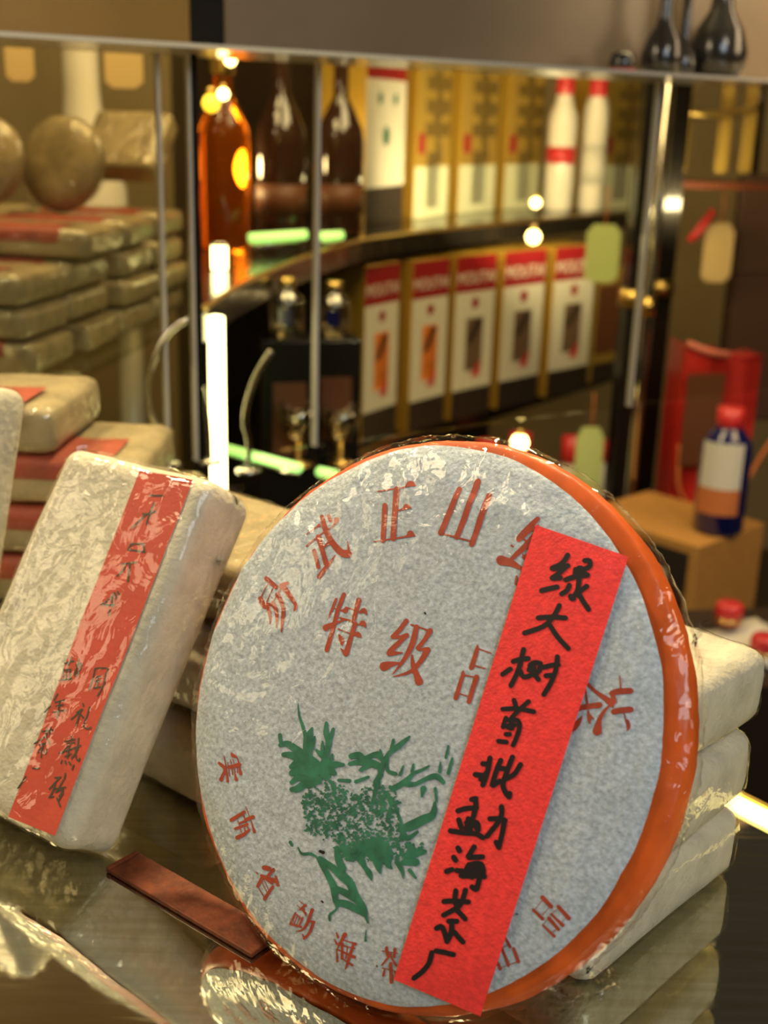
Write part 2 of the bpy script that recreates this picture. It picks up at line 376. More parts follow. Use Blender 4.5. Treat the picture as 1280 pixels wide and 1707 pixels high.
# wrapper body: rim and back
bm = bmesh.new(); SEG = 180
prof = [(0.090, 0.0002), (0.0965, -0.0012), (0.0985, -0.003), (0.0992, -0.007), (0.0985, -0.0115), (0.0955, -0.0150), (0.085, -0.0165), (0.03, -0.0172), (0.022, -0.014), (0.0, -0.013)]
def densify(pr, n):
    P = smooth_path([(r, z, 0) for r, z in pr], n); return [(q.x, q.y) for q in P]
prof = densify(prof[:6], 4) + prof[6:]
rings = []
for (r, z) in prof:
    if r == 0: rings.append([bm.verts.new((0, CR, z))]); continue
    rg = []
    for i in range(SEG):
        a = 2*math.pi*i/SEG; k = 1 + (0.005*fb((math.cos(a)*3, math.sin(a)*3, z*90), 2.2, 1) + 0.004*fb((math.cos(a)*9, math.sin(a)*9, z*500), 1.6, 7)) * (1 if r > 0.094 else 0.1)
        rg.append(bm.verts.new((r*k*math.cos(a), CR + r*k*math.sin(a), z + 0.0006*fb((math.cos(a)*4, math.sin(a)*4, r*60), 3, 4))))
    rings.append(rg)
for a, b in zip(rings, rings[1:]):
    for i in range(SEG):
        j = (i+1) % SEG
        bm.faces.new((a[i], a[j], b[j], b[i])) if len(b) > 1 else bm.faces.new((a[i], a[j], b[0]))
bmesh.ops.recalc_face_normals(bm, faces=bm.faces[:])
tag(link('wrapper', bm, M_orange, cake), 'orange paper rim and back of the wrapper')
# grey tissue face with a slightly ragged border
bm = bmesh.new(); NR, NS = 64, 240; prev = None
cv = bm.verts.new(cake_surf(0, CR, 0.0001))
for k in range(1, NR+1):
    rg = []
    for i in range(NS):
        a = 2*math.pi*i/NS; rmax = 0.0962 - 0.0046*max(0, math.cos(a-0.30)) + 0.0006*noise.noise(Vector((math.cos(a)*5, math.sin(a)*5, 0))) + 0.0002*noise.noise(Vector((math.cos(a)*30, math.sin(a)*30, 2)))
        r = rmax*k/NR; rg.append(bm.verts.new(cake_surf(r*math.cos(a), CR + r*math.sin(a), 0.0004 if k < NR else 0.0001)))
    for i in range(NS):
        j = (i+1) % NS
        bm.faces.new((cv, rg[i], rg[j])) if prev is None else bm.faces.new((prev[i], rg[i], rg[j], prev[j]))
    prev = rg
tag(link('tissue_face', bm, M_grey, cake), 'grey fibrous tissue sheet on the front')
L0 = 0.0006
# printed lettering
A5, A6, A7, A8 = (420, 840, 6.4), (620, 780, 4.267), (620, 1010, 5.818), (940, 1100, 9.846)
PR = []
PR.append(crop(*A5, [[(170,800,50),(270,890,50)],[(190,860,10),(150,930,10),(110,990,14)],[(240,910,10),(165,1050,12)],[(100,1010,50),(140,1090,60),(210,1080,40)],[(330,890,24),(270,1000,14),(220,1080,12)],[(330,880,60),(385,850,40)],[(350,890,60),(420,990,50),(475,1080,36),(470,1135,30)],[(180,1080,50),(200,1180,36),(207,1285,12)],[(240,1060,44),(272,1170,42),(278,1325,10)],[(290,970,50),(345,1110,45),(338,1250,36),(328,1370,12)]]))
PR.append(crop(*A5, [[(755,140,45),(800,290,60),(880,430,65),(960,520,75),(1030,535,90)],[(1045,500,30),(1025,400,8)],[(825,130,40),(850,185,40)],[(600,455,20),(760,320,16),(880,240,16),(915,175,60)],[(600,330,10),(690,255,14),(725,235,40)],[(720,360,60),(760,480,50),(800,640,54)],[(780,470,12),(825,430,40)],[(680,510,45),(720,680,40)],[(725,780,50),(800,680,44),(850,620,30),(900,545,8)]]))
PR.append(crop(*A5, [[(990,970,45),(930,1130,45),(890,1280,45),(810,1560,50)],[(910,1020,30),(865,1130,28),(820,1240,6)],[(890,1115,12),(960,1140,14),(1005,1140,60)],[(800,1325,70),(855,1295,50),(940,1260,24),(1010,1240,14)],[(1150,1030,55),(1090,1260,45)],[(1010,1105,14),(1150,1150,12)],[(1160,1165,20),(1205,1140,56),(1240,1188,8)],[(950,1220,20),(1080,1255,20),(1150,1290,14),(1195,1275,60),(1225,1322,8)],[(1110,1280,50),(1060,1450,50),(1018,1600,60)],[(930,1335,14),(1060,1385,14),(1140,1395,56),(1175,1430,8)],[(940,1400,16),(965,1450,55),(975,1500,30)],[(960,1545,10),(1010,1600,50)]]))
PR.append(crop(*A6, [[(50,170,10),(180,150,10),(250,142,12)],[(255,140,10),(288,118,44),(318,132,8)],[(182,155,42),(170,330,42),(160,505,38)],[(190,308,10),(230,298,16),(258,282,44),(290,290,8)],[(98,270,36),(92,400,38),(86,520,34)],[(20,527,8),(150,508,12),(250,490,16),(280,472,48),(312,488,8)]]))
PR.append(crop(*A6, [[(630,155,38),(565,310,42),(500,465,42)],[(760,100,46),(690,300,42),(612,495,38)],[(840,205,46),(780,370,42),(718,545,40)],[(500,470,12),(600,495,12),(710,525,12)]]))
PR.append(crop(*A6, [[(1185,365,30),(1110,450,50),(1055,510,45)],[(1140,450,14),(1190,410,12)],[(1190,440,36),(1100,560,40),(1000,655,30)],[(1090,510,12),(1125,545,12)],[(1000,555,14),(1110,650,16)],[(925,660,70),(1000,680,50),(1075,722,26)],[(1090,640,30),(1130,620,40)],[(1040,775,14),(1030,830,14)]]))
PR.append(crop(*A7, [[(340,150,50),(280,230,45),(222,295,50)],[(215,300,50),(270,305,30),(345,290,50)],[(345,290,40),(270,360,50),(185,440,50)],[(180,460,60),(240,460,36),(305,458,12)],[(128,590,90),(185,570,60),(275,555,15)],[(390,185,18),(470,210,14),(550,240,20)],[(570,245,55),(520,330,45),(455,410,44)],[(440,205,48),(400,370,55),(330,510,44),(210,665,8)],[(465,430,20),(530,420,40)],[(545,430,60),(480,540,50),(380,640,36),(220,688,10)],[(398,480,16),(408,580,46),(445,680,60),(465,735,80)]]))
PR.append(crop(*A7, [[(1030,390,20),(1022,440,42),(970,600,48)],[(1050,420,12),(1160,460,12)],[(1010,582,14),(1110,610,12)],[(890,640,22),(882,690,40),(820,895,45)],[(910,675,14),(1000,692,14)],[(1022,695,55),(990,790,50),(948,930,45)],[(860,852,12),(940,880,12)]]))
PR.append(crop(*A8, [[(410,405,50),(540,530,60),(700,640,90),(800,720,110),(820,780,40)],[(820,600,70),(850,690,80)],[(800,555,90),(900,525,100),(1110,515,100)],[(930,270,18),(955,470,24)],[(835,855,90),(960,835,100),(1110,820,100)],[(1010,880,18),(1040,1030,24)],[(1055,1010,60),(1075,1100,60),(1055,1170,16)],[(750,770,40),(660,870,60),(595,1000,80),(560,1170,150)],[(170,815,90),(400,770,90),(600,745,100)],[(365,470,20),(400,720,36)],[(410,840,30),(430,960,60),(440,1045,24)],[(440,940,80),(510,965,10)],[(300,565,80),(270,640,80),(268,705,16)],[(312,920,12),(250,1030,90),(170,1120,120)]]))
A9, A10, A11 = (350, 1240, 6.4), (410, 1420, 4.571), (800, 1480, 7.529)
PR.append(crop(*A9, [[(110,205,30),(170,265,35),(150,335,30),(130,380,46)],[(165,130,8),(180,250,12),(197,400,28)],[(200,200,8),(215,340,10)],[(210,250,35),(320,222,44)],[(228,170,8),(235,215,8)],[(255,165,8),(262,205,8)],[(240,100,16),(258,128,40),(300,150,12),(318,240,20),(335,320,34)],[(262,240,10),(275,330,16),(290,380,36)],[(240,260,10),(248,330,10)],[(295,240,8),(300,310,10)]]))
PR.append(crop(*A9, [[(245,812,44),(372,728,36)],[(390,670,8),(450,830,10),(470,890,20),(485,940,30)],[(390,810,36),(470,780,40)],[(365,760,12),(425,920,14)],[(308,820,8),(352,945,10)],[(288,905,30),(410,858,28)],[(308,1000,44),(370,970,40),(430,920,24)],[(335,845,26),(372,828,24)],[(375,885,10),(390,935,14)]]))
PR.append(crop(*A9, [[(590,1320,50),(640,1330,50)],[(690,1340,35),(622,1420,35)],[(510,1372,14),(520,1386,14)],[(560,1405,30),(640,1440,44),(710,1460,50)],[(715,1415,20),(735,1505,36)]]))
PR.append(crop(*A10, [[(132,195,26),(98,262,24)],[(105,275,6),(150,350,8)],[(128,232,5),(170,310,6)],[(145,212,5),(187,302,6)],[(212,265,22),(150,357,28)],[(135,190,14),(205,240,18)]]))
PR.append(crop(*A10, [[(415,372,5),(470,415,8)],[(395,405,5),(470,465,8)],[(462,408,24),(420,440,14)],[(440,430,22),(468,482,12)],[(385,465,14),(348,548,22)],[(350,550,18),(432,572,14)],[(442,502,16),(415,568,16)],[(403,480,7),(375,552,7)],[(420,490,7),(395,558,7)],[(385,470,8),(442,515,10)],[(516,440,26),(470,560,22),(430,598,14),(392,605,7)],[(480,525,12),(522,532,18)],[(524,535,26),(490,620,22),(455,660,20)],[(455,655,16),(440,625,6)]]))
PR.append(crop(*A10, [[(700,615,10),(712,650,20)],[(685,665,8),(702,700,20)],[(700,740,8),(705,832,18)],[(725,690,16),(698,765,8)],[(762,630,34),(720,712,16)],[(750,670,9),(810,690,10),(840,702,26)],[(745,700,20),(740,810,22)],[(745,712,9),(840,735,9)],[(828,700,20),(790,830,24),(768,888,14)],[(700,740,9),(838,802,24)],[(785,722,8),(770,812,12)],[(740,810,9),(820,862,18)]]))
PR.append(crop(*A10, [[(1045,755,8),(1165,770,8)],[(1080,730,26),(1086,790,22)],[(1145,740,24),(1140,800,20)],[(1112,780,22),(1045,862,12)],[(1115,800,14),(1150,862,20)],[(1045,885,8),(1130,900,8)],[(1110,850,26),(1115,992,26)],[(1062,900,14),(1055,940,22)],[(1140,908,12),(1152,942,18)]]))
PR.append(crop(*A11, [[(795,120,55),(910,235,50)],[(800,150,8),(700,270,8)],[(680,275,35),(798,388,42)],[(880,240,8),(800,340,8)],[(1000,235,50),(1130,380,52)],[(985,265,8),(910,330,8)],[(908,328,30),(1055,468,46)],[(1090,380,8),(1055,420,8)],[(878,380,50),(1000,518,42)],[(860,400,8),(795,465,8)],[(798,465,22),(948,605,38)],[(975,515,8),(935,550,8)]]))
PR.append(crop(*A11, [[(310,590,30),(390,740,38)],[(280,740,34),(330,860,34),(370,972,40)],[(430,760,40),(492,925,46)],[(300,745,10),(360,718,10)],[(215,885,26),(265,1015,44)],[(270,1005,10),(370,965,10),(490,925,12)],[(255,720,22),(285,750,30)]]))
PR[11:13] = [PR[11] + PR[12]]                            # two halves of one character
for g in PR: tag(link('character', strokes_bm(g, on_cake, L0), M_print, cake, smooth=False), 'brown-red printed character')
# tree print
A12, A13 = (450, 1160, 3.879), (450, 1360, 3.879)
TR = crop(*A12, [[(188,50,5),(195,130,14),(215,190,20),(235,260,26),(250,340,60),(260,380,40)],[(280,205,8),(262,250,45),(250,320,60)],[(295,265,12),(275,330,40)],[(70,255,26),(75,300,22)],[(70,320,24),(120,310,40),(180,350,50),(250,400,60),(320,460,60),(370,520,60)],[(95,380,30),(150,385,45),(210,420,60)],[(145,460,30),(190,430,50),(240,450,60)],[(150,500,40),(220,480,66),(300,500,60)],[(150,560,30),(190,530,44),(260,520,60)],[(150,605,30),(190,600,50),(240,560,50)],[(260,570,60),(320,545,50)],[(370,175,20),(368,240,34),(385,300,40),(370,380,40),(360,440,60)],[(415,215,20),(400,260,28),(385,300,30)],[(345,295,12),(345,360,26),(370,420,40)],[(305,350,16),(330,375,30),(370,410,40)],[(410,380,14),(400,430,24)],[(480,445,20),(430,445,44),(380,460,50)],[(520,550,24),(450,545,20)],[(400,480,50),(420,500,36)],
 [(530,390,36),(580,385,46),(610,410,36)],[(620,400,20),(700,380,44),(730,410,30)],[(520,440,24),(570,430,36),(640,430,50),(700,450,50)],[(590,480,24),(640,450,40)],[(910,265,14),(870,300,34),(820,340,36),(780,370,30),(740,430,30),(720,490,36)],[(805,285,18),(795,340,28)],[(720,350,12),(725,400,26)],[(770,400,14),(765,480,24),(820,505,26)],[(870,455,12),(850,510,22)],
 [(1035,455,14),(990,480,22),(940,500,24),(900,540,36),(850,575,40),(800,600,36)],[(935,445,16),(925,490,22)],[(900,570,40),(950,570,28),(1010,540,28),(1080,520,40),(1130,560,24)],[(1000,600,40),(990,650,14)],[(1110,430,10),(1105,490,24)],[(1160,325,14),(1145,400,20)],[(1185,405,16),(1160,500,24)],[(1075,600,20),(1085,680,14)],
 [(560,555,24),(640,525,20)],[(690,560,40),(720,510,36)],[(700,560,40),(680,640,26),(655,740,20)],[(770,640,26),(790,690,26),(850,690,14)],[(790,660,20),(840,780,20),(855,830,18)],[(700,770,30),(740,730,30)],[(770,780,30),(780,730,20)],[(850,860,36),(920,840,66),(1000,800,60),(1060,770,50),(1075,690,18)],[(870,900,44),(900,920,36),(960,880,20)],[(890,960,26),(930,1000,26)]])
TR += crop(*A13, [[(310,270,10),(340,310,34),(380,380,38),(420,460,46),(430,540,36),(440,600,16),(395,640,18),(395,675,14)],[(330,270,24),(420,340,46),(480,390,60),(530,440,54),(560,520,54),(610,590,46),(630,650,22),(640,690,12)],[(440,470,36),(500,500,46),(560,540,36)],[(440,560,40),(500,570,50),(560,600,44),(620,640,26)],[(440,210,36),(450,280,46),(480,340,46)],[(480,200,46),(520,270,36),(540,290,14)],[(560,240,56),(600,290,46),(620,330,30),(650,370,38),(665,415,8)],[(640,200,110),(700,250,100),(710,330,46),(722,372,10)],[(700,180,80),(760,230,80),(770,310,46),(795,340,10)],[(830,300,36),(860,350,28),(870,405,6)],[(900,260,50),(960,240,50),(1010,230,26)],[(910,350,24),(950,400,16)],[(870,300,36),(950,300,50)],[(190,205,8),(215,245,18),(270,245,20),(310,265,10)],[(140,170,22),(150,190,18)],[(630,740,8),(625,780,8),(625,805,18)]])
rnd = random.Random(3)
def inside(poly, x, y):
    c = False; j = len(poly)-1
    for i in range(len(poly)):
        xi, yi = poly[i]; xj, yj = poly[j]
        if (yi > y) != (yj > y) and x < (xj-xi)*(y-yi)/(yj-yi)+xi: c = not c
        j = i
    return c
REG = [(235,590),(420,545),(560,620),(700,560),(840,620),(830,740),(860,850),(1000,900),(1010,1000),(900,1060),(470,1060),(420,1000),(240,860),(220,700)]
HOLE = [(830,640),(1000,640),(1070,620),(1060,740),(960,790),(870,800)]
cnt_ = 0
while cnt_ < 1000:
    x, y = rnd.uniform(180, 1040), rnd.uniform(540, 1120)
    if not inside(REG, x, y) or inside(HOLE, x, y) or 900 < x < 1000 and 860 < y < 960: continue
    den = 0.62 + 0.5*noise.noise(Vector((x/70, y/70, 1))) + (0.25 if y > 900 and x > 430 else 0)
    if rnd.random() > den: continue
    a = rnd.uniform(0, 6.28); ln = rnd.uniform(4, 15); wd = rnd.uniform(7, 20)
    TR += crop(*A12, [[(x, y, wd*0.6), (x+ln*math.cos(a), y+ln*math.sin(a), wd), (x+ln*1.6*math.cos(a+0.7), y+ln*1.6*math.sin(a+0.7), wd*0.4)]])
    cnt_ += 1
tag(link('tree_print', strokes_bm(TR, on_cake, L0+0.00006), M_green, cake, smooth=False), 'green printed tea tree', kind='stuff')
SP = [[(597+0*k, 0, 0)] for k in range(0)]
SP = [[(536,1419,5),(541,1421,6)],[(710,1022,3),(711,1024,3)],[(868,1284,3),(871,1286,3)],[(539,1502,3),(541,1504,3)],[(630,1609,2),(631,1611,2)],[(863,1523,2),(865,1524,2)]]
tag(link('tea_specks', strokes_bm(SP, on_cake, L0+0.0002), M_ink, cake, smooth=False), kind='stuff')
# cellophane over the face and rim, crinkled towards the edge
bm = bmesh.new(); prev = None; NR2, NS2 = 70, 420
rr = [0.1*k/46 for k in range(1, 47)]
profc = [(0.0962*k/46, None) for k in range(1, 47)] + [] + densify([(0.0972, -0.0004), (0.0996, -0.0026), (0.1006, -0.007), (0.0999, -0.012), (0.0967, -0.0158)], 5) + [(0.088, -0.0174), (0.06, -0.018)]
cv = bm.verts.new(cake_surf(0, CR, 0.0009))
for (r, z) in profc:
    rg = []
    for i in range(NS2):
        a = 2*math.pi*i/NS2; x, y = r*math.cos(a), CR + r*math.sin(a); k = max(0.0, (r-0.03)/0.07)
        d = 0.0009 + 0.0010*k*max(0, ridge((x, y, (z or 0)*1.5), 55, 8, 4) - 0.75) + 0.0007*max(0, (r-0.078)/0.02)*max(0, ridge((math.cos(a)*14, math.sin(a)*14, r*60), 1.5, 6, 3) - 0.7) + 0.0002*fb((x, y, z or 0), 40, 9)
        if z is None: q = cake_surf(x, y, max(0.0008, d))
        else:
            k2 = 1 + (d-0.0008)*8 + 0.008*max(0, ridge((math.cos(a)*12, math.sin(a)*12, z*420), 1.3, 5, 3) - 0.8); q = Vector((r*k2*math.cos(a), CR + r*k2*math.sin(a), z + 0.0004*fb((x, y, z), 120, 3)))
        rg.append(bm.verts.new(q))
    for i in range(NS2):
        j = (i+1) % NS2
        bm.faces.new((cv, rg[i], rg[j])) if prev is None else bm.faces.new((prev[i], rg[i], rg[j], prev[j]))
    prev = rg
tag(link('cellophane', bm, M_cell, cake), 'clear crinkled cellophane wrap')
# gathered cellophane tufts at the rim
def tuft(px, py, r0, seed):
    bm = bmesh.new(); c = on_cake(px, py, 0.0); c = CC + (c-CC).normalized()*0.101; c.z = -0.006
    rn = random.Random(seed); out = (c-CC).normalized()
    for k in range(7):
        t = out.cross(Vector((0, 0, 1)))*rn.uniform(-1, 1) + out*rn.uniform(0.3, 1.2) + Vector((0, 0, rn.uniform(-0.5, 0.9)))
        side = t.cross(Vector((rn.uniform(-1, 1), rn.uniform(-1, 1), rn.uniform(-1, 1)))).normalized()
        pv = None
        for j in range(6):
            s = j/5; q = c + t.normalized()*r0*s*rn.uniform(0.8, 1.1)
            wv = side*r0*(0.18+0.35*s) + Vector((rn.uniform(-1, 1), rn.uniform(-1, 1), rn.uniform(-1, 1)))*r0*0.12
            a, b = bm.verts.new(q+wv), bm.verts.new(q-wv)
            if pv: bm.faces.new((pv[0], a, b, pv[1]))
            pv = (a, b)
    return link('cellophane_tuft', bm, M_cell, cake)
tuft(1150, 1070, 0.009, 1); tuft(975, 1625, 0.010, 2); tuft(930, 1660, 0.009, 5)
# red hand-written label pasted on the wrap
def quad_grid(fn, corners, nx, ny, lift):
    bm = bmesh.new(); g = []
    tl, tr_, br, bl = [Vector(c) for c in corners]
    for j in range(ny+1):
        row = []
        for i in range(nx+1):
            s, t = i/nx, j/ny; q = (tl*(1-s)+tr_*s)*(1-t) + (bl*(1-s)+br*s)*t
            row.append(bm.verts.new(fn(q.x, q.y, lift)))
        g.append(row)
    for j in range(ny):
        for i in range(nx): bm.faces.new((g[j][i], g[j+1][i], g[j+1][i+1], g[j][i+1]))
    return bm
def lab_fn(px, py, lift):
    q = on_cake(px, py, 0); r = (q-CC).xy.length; q.z = dome(r) + lift; return q
lab = link('label', quad_grid(lab_fn, ((897,877),(1051,930),(805,1693),(661,1632)), 8, 40, 0.0019), M_red, cake)
tag(lab, 'bright red paper strip with black handwriting')
B1, B2, B3, B4 = (860, 880, 6.4), (780, 1090, 6.4), (720, 1290, 6.4), (650, 1450, 6.4)
HW = []
HW.append(crop(*B1, [[(578,305),(520,390),(415,440)],[(415,445),(480,440),(580,415)],[(560,430),(480,500),(415,545)],[(415,548),(500,545)],[(302,680),(380,660),(465,642)],
 [(760,362),(810,365),(805,430),(680,470)],[(665,455),(660,520)],[(690,470),(790,515)],[(700,440),(730,520)],[(560,565),(650,535),(790,515)],[(720,440),(700,570),(680,690),(620,765)],[(595,625),(570,680),(515,715)],[(780,635),(720,680)],[(690,700),(740,790),(800,880)],[(610,740),(640,765)]], 56))
HW.append(crop(*B1, [[(490,840),(430,950),(320,1060),(120,1130)],[(265,970),(400,960),(555,970)],[(395,1055),(470,1170),(585,1295)]], 54))
HW.append(crop(*B2, [[(622,-38),(570,170),(488,345)],[(512,88),(590,65),(672,58)],[(480,170),(400,225)],[(580,180),(620,250),(690,240)],[(690,130),(740,100),(800,110)],[(700,130),(680,180)],[(730,110),(735,230)],[(800,110),(790,190),(720,210)],[(720,200),(780,280)],[(840,150),(920,130),(990,125)],[(982,40),(965,180),(910,320),(838,440)],[(860,240),(920,235)]], 54))
HW.append(crop(*B2, [[(520,500),(545,580)],[(675,515),(590,590),(500,680)],[(400,595),(560,590),(730,622)],[(435,690),(405,785)],[(470,710),(560,715),(580,790),(545,900),(512,978)],[(440,775),(530,765)],[(460,790),(500,800)],[(435,862),(475,862)],[(355,935),(440,945)],[(500,720),(470,790)]], 50))
HW.append(crop(*B2, [[(265,1115),(240,1260),(190,1400)],[(190,1175),(255,1180)],[(110,1290),(190,1300)],[(170,1340),(230,1270)],[(380,1140),(330,1260),(290,1400)],[(345,1220),(430,1230)],[(300,1405),(370,1360)],[(505,1105),(450,1250),(405,1390),(430,1480),(470,1530)],[(470,1530),(475,1490)],[(590,1185),(520,1290),(425,1340)]], 56))
HW.append(crop(*B3, [[(490,265),(500,340),(470,470)],[(310,395),(400,370),(505,365)],[(455,275),(500,265)],[(318,490),(345,570)],[(420,480),(400,600)],[(400,520),(510,520),(525,600)],[(230,608),(380,630),(500,640),(575,680)],[(440,560),(440,620)],[(480,520),(520,600)],[(772,352),(760,480),(620,665)],[(650,480),(740,480),(810,495)],[(805,500),(780,640),(745,780)],[(745,785),(715,730)]], 56))
HW.append(crop(*B3, [[(310,790),(325,820)],[(265,890),(285,920)],[(190,1040),(245,1020)],[(482,780),(420,880)],[(425,890),(570,885)],[(425,970),(555,960),(580,1080)],[(300,1030),(450,1050),(590,1095)],[(425,970),(370,1090)],[(490,980),(460,1100)],[(345,1085),(480,1090)],[(400,1030),(560,1030)],[(530,980),(520,1090)],[(540,1110),(510,1225)],[(500,1230),(460,1205)]], 58))
HW.append(crop(*B4, [[(735,220),(725,330),(750,380)],[(838,215),(800,340),(750,400),(605,480)],[(610,335),(700,330),(870,340)],[(740,420),(790,470),(835,520)],[(660,545),(745,545)],[(695,540),(685,670),(640,760)],[(640,755),(610,650),(580,600),(530,620)],[(720,660),(770,720),(812,765)]], 56))
HW.append(crop(*B4, [[(525,860),(610,875),(710,900)],[(480,880),(450,990),(380,1080),(290,1150)]], 56))
for k, g in enumerate(HW): tag(link('character', strokes_bm(g, lab_fn, 0.0021), M_ink, lab, smooth=False), 'black marker character')

# ------------------------------------------------------------------ wrapped brick leaning at left
BY, BL_, BW, BH, BT = -0.584, 0.609, 0.0864, 0.1557, 0.0343
bback = Vector((-0.1039, 0.4175, 0.0))                    # lower right back corner on the counter
MB0 = frame(bback, BY, BL_)
# own frame: x along the width, y up the face, z out of the face; origin at the lower back edge's middle
MB = MB0 @ Matrix.Translation((-BW/2, 0, 0)); MBi = MB.inverted()
def brick_parts(parent, seed, L, W, T, rot=True, res=1.0, paper=M_cream, wrap=M_cell, rid=0.0010):
    """paper parcel (x = W, y = L, z = T) standing on y = 0 when rot, plus its clear wrap"""
    bm = rounded_brick_bm(W, L, T, 0.0075, int(30*res), int(46*res), int(12*res), 0.0009, 30, seed)
    bmc = rounded_brick_bm(W, L, T, 0.0078, int(44*res), int(70*res), int(18*res), 0.0006, 60, seed+9, grow=0.0009, rid=rid)
    for b in (bm, bmc):
        for v in b.verts: v.co += Vector((0, L/2, T/2)) if rot else Vector((0, 0, T/2))
    a = link('wrapper', bm, paper, parent); c = link('cellophane', bmc, wrap, parent)
    return a, c
bA = thing('tea_brick', 'paper-wrapped tea brick with a long red label leaning at left beside the round cake', 'tea brick', matrix=MB)
brick_parts(bA, 11, BH, BW, BT)
def corner_tuft(parent, c, out, r0, seed):
    bm = bmesh.new(); rn = random.Random(seed); c, out = Vector(c), Vector(out).normalized()
    for k in range(7):
        t = (out + Vector((rn.uniform(-1, 1), rn.uniform(-1, 1), rn.uniform(-1, 1)))*0.7).normalized()
        side = t.cross(Vector((rn.uniform(-1, 1), rn.uniform(-1, 1), rn.uniform(-1, 1)))).normalized(); pv = None
        for j in range(6):
            q = c + t*r0*(j/5 - 0.25); wv = side*r0*(0.3+0.2*j/5) + Vector((rn.uniform(-1, 1), rn.uniform(-1, 1), rn.uniform(-1, 1)))*r0*0.10
            a, b = bm.verts.new(q+wv), bm.verts.new(q-wv)
            if pv: bm.faces.new((pv[0], a, b, pv[1]))
            pv = (a, b)
    return link('cellophane_tuft', bm, M_cell, parent)
corner_tuft(bA, (BW/2-0.003, BH-0.004, BT*0.45), (0.5, 0.6, 0.2), 0.011, 4)
corner_tuft(bA, (BW/2-0.002, BH*0.80, BT*0.35), (1, 0.1, 0), 0.009, 8)
corner_tuft(bA, (-BW/2+0.006, BH-0.002, BT*0.8), (-0.4, 0.8, 0.2), 0.006, 9)
def on_brick(px, py, lift=0.0):
    d = Vector(ray(px, py)); o = MBi @ EYEV; dl = MBi.to_3x3() @ d; t = (BT - o.z)/dl.z; q = o + dl*t
    q.z = BT + lift + 0.0009*fb((q.x*1.3, (q.y-BH/2)*0.45, BT/2*1.3), 30, 11); return q
lab2 = link('label', quad_grid(on_brick, ((232,783),(321,800),(94,1394),(15,1362)), 6, 30, 0.0004), M_redb, bA)
tag(lab2, 'long vermilion paper label with dark brush writing')
C1, C2 = (10, 1060, 5.02), (150, 790, 5.884)
BWR = crop(*C1, [[(760,275),(855,275),(862,300)],[(755,280),(735,380),(708,455)],[(850,310),(830,410),(780,505)],[(770,350),(805,340)],[(755,385),(800,380)],[(782,345),(770,440)],[(745,440),(800,432)],
 [(655,570),(660,592)],[(600,645),(655,615),(555,700)],[(630,650),(598,755)],[(640,665),(662,692)],[(712,600),(690,680),(662,755),(690,782),(728,772)],
 [(555,840),(565,870)],[(500,888),(592,870)],[(525,905),(590,898)],[(530,925),(500,960)],[(455,985),(565,950)],[(545,920),(528,1025)],[(505,1012),(562,990)],[(578,945),(642,922)],[(622,860),(612,960),(565,1030)],[(600,940),(602,1020),(625,1052),(632,1030)],[(480,1045),(472,1068)],[(508,1050),(516,1072)],[(543,1060),(560,1082)],[(585,1085),(570,1122)],
 [(420,1190),(472,1185)],[(462,1188),(375,1285)],[(425,1245),(408,1300),(375,1358)],[(378,1350),(412,1348)],[(420,1292),(432,1280)],[(512,1155),(505,1200)],[(445,1282),(515,1270)],[(495,1210),(440,1310)],[(430,1312),(495,1290),(460,1345)],[(440,1362),(470,1430)],[(492,1320),(450,1385)]], 13)
BWR += crop(*C1, [[(500,235),(580,215)],[(560,180),(530,255)],[(450,378),(560,365)],[(492,290),(485,370)],[(520,290),(515,370)],[(550,290),(545,370)],[(490,290),(555,285)],[(600,250),(645,240),(600,345)],[(625,205),(585,330)],[(440,490),(410,540)],[(420,560),(500,540)],[(405,642),(512,625)],[(430,592),(490,580)],[(460,560),(440,690)],[(380,590),(330,640)],[(310,802),(402,790)],[(350,770),(345,830)],[(385,770),(370,830)],[(342,838),(245,905)],[(345,850),(375,905)],[(285,915),(342,900)],[(322,900),(300,1020)],[(350,950),(340,992)],[(300,940),(275,980)],[(228,1110),(288,1112)],[(172,1180),(108,1278)]], 13)
BWR += crop(*C2, [[(588,212),(650,215),(722,218)],[(635,288),(610,350),(588,385)],[(520,390),(560,400),(650,370)],[(560,390),(500,450),(415,530)],[(602,392),(570,450),(562,505)],[(425,690),(400,705),(375,745)],[(530,702),(545,772)],[(315,890),(390,880),(465,872)],[(345,915),(320,960),(272,1005)],[(400,690),(540,690)],[(380,745),(540,770)],[(400,890),(380,1060)],[(118,1290),(180,1250),(250,1170)],[(230,1210),(228,1305)],[(262,1190),(270,1235)],[(205,1340),(190,1392)],[(280,1160),(300,1190)],[(150,1290),(250,1290)]], 17)
for g in clusters(BWR): tag(link('character', strokes_bm(g, on_brick, 0.0006), M_inkb, lab2, smooth=False), 'dark brush character')
# second leaning brick, only its corner in the frame
MB2 = frame((-0.190-0.040, 0.527+0.015, 0.009), -0.42, 0.30)
bB = thing('tea_brick', 'paper-wrapped tea brick whose rounded corner shows at the left edge of the photo', 'tea brick', matrix=MB2)
brick_parts(bB, 23, BH, BW, 0.030, res=0.6)

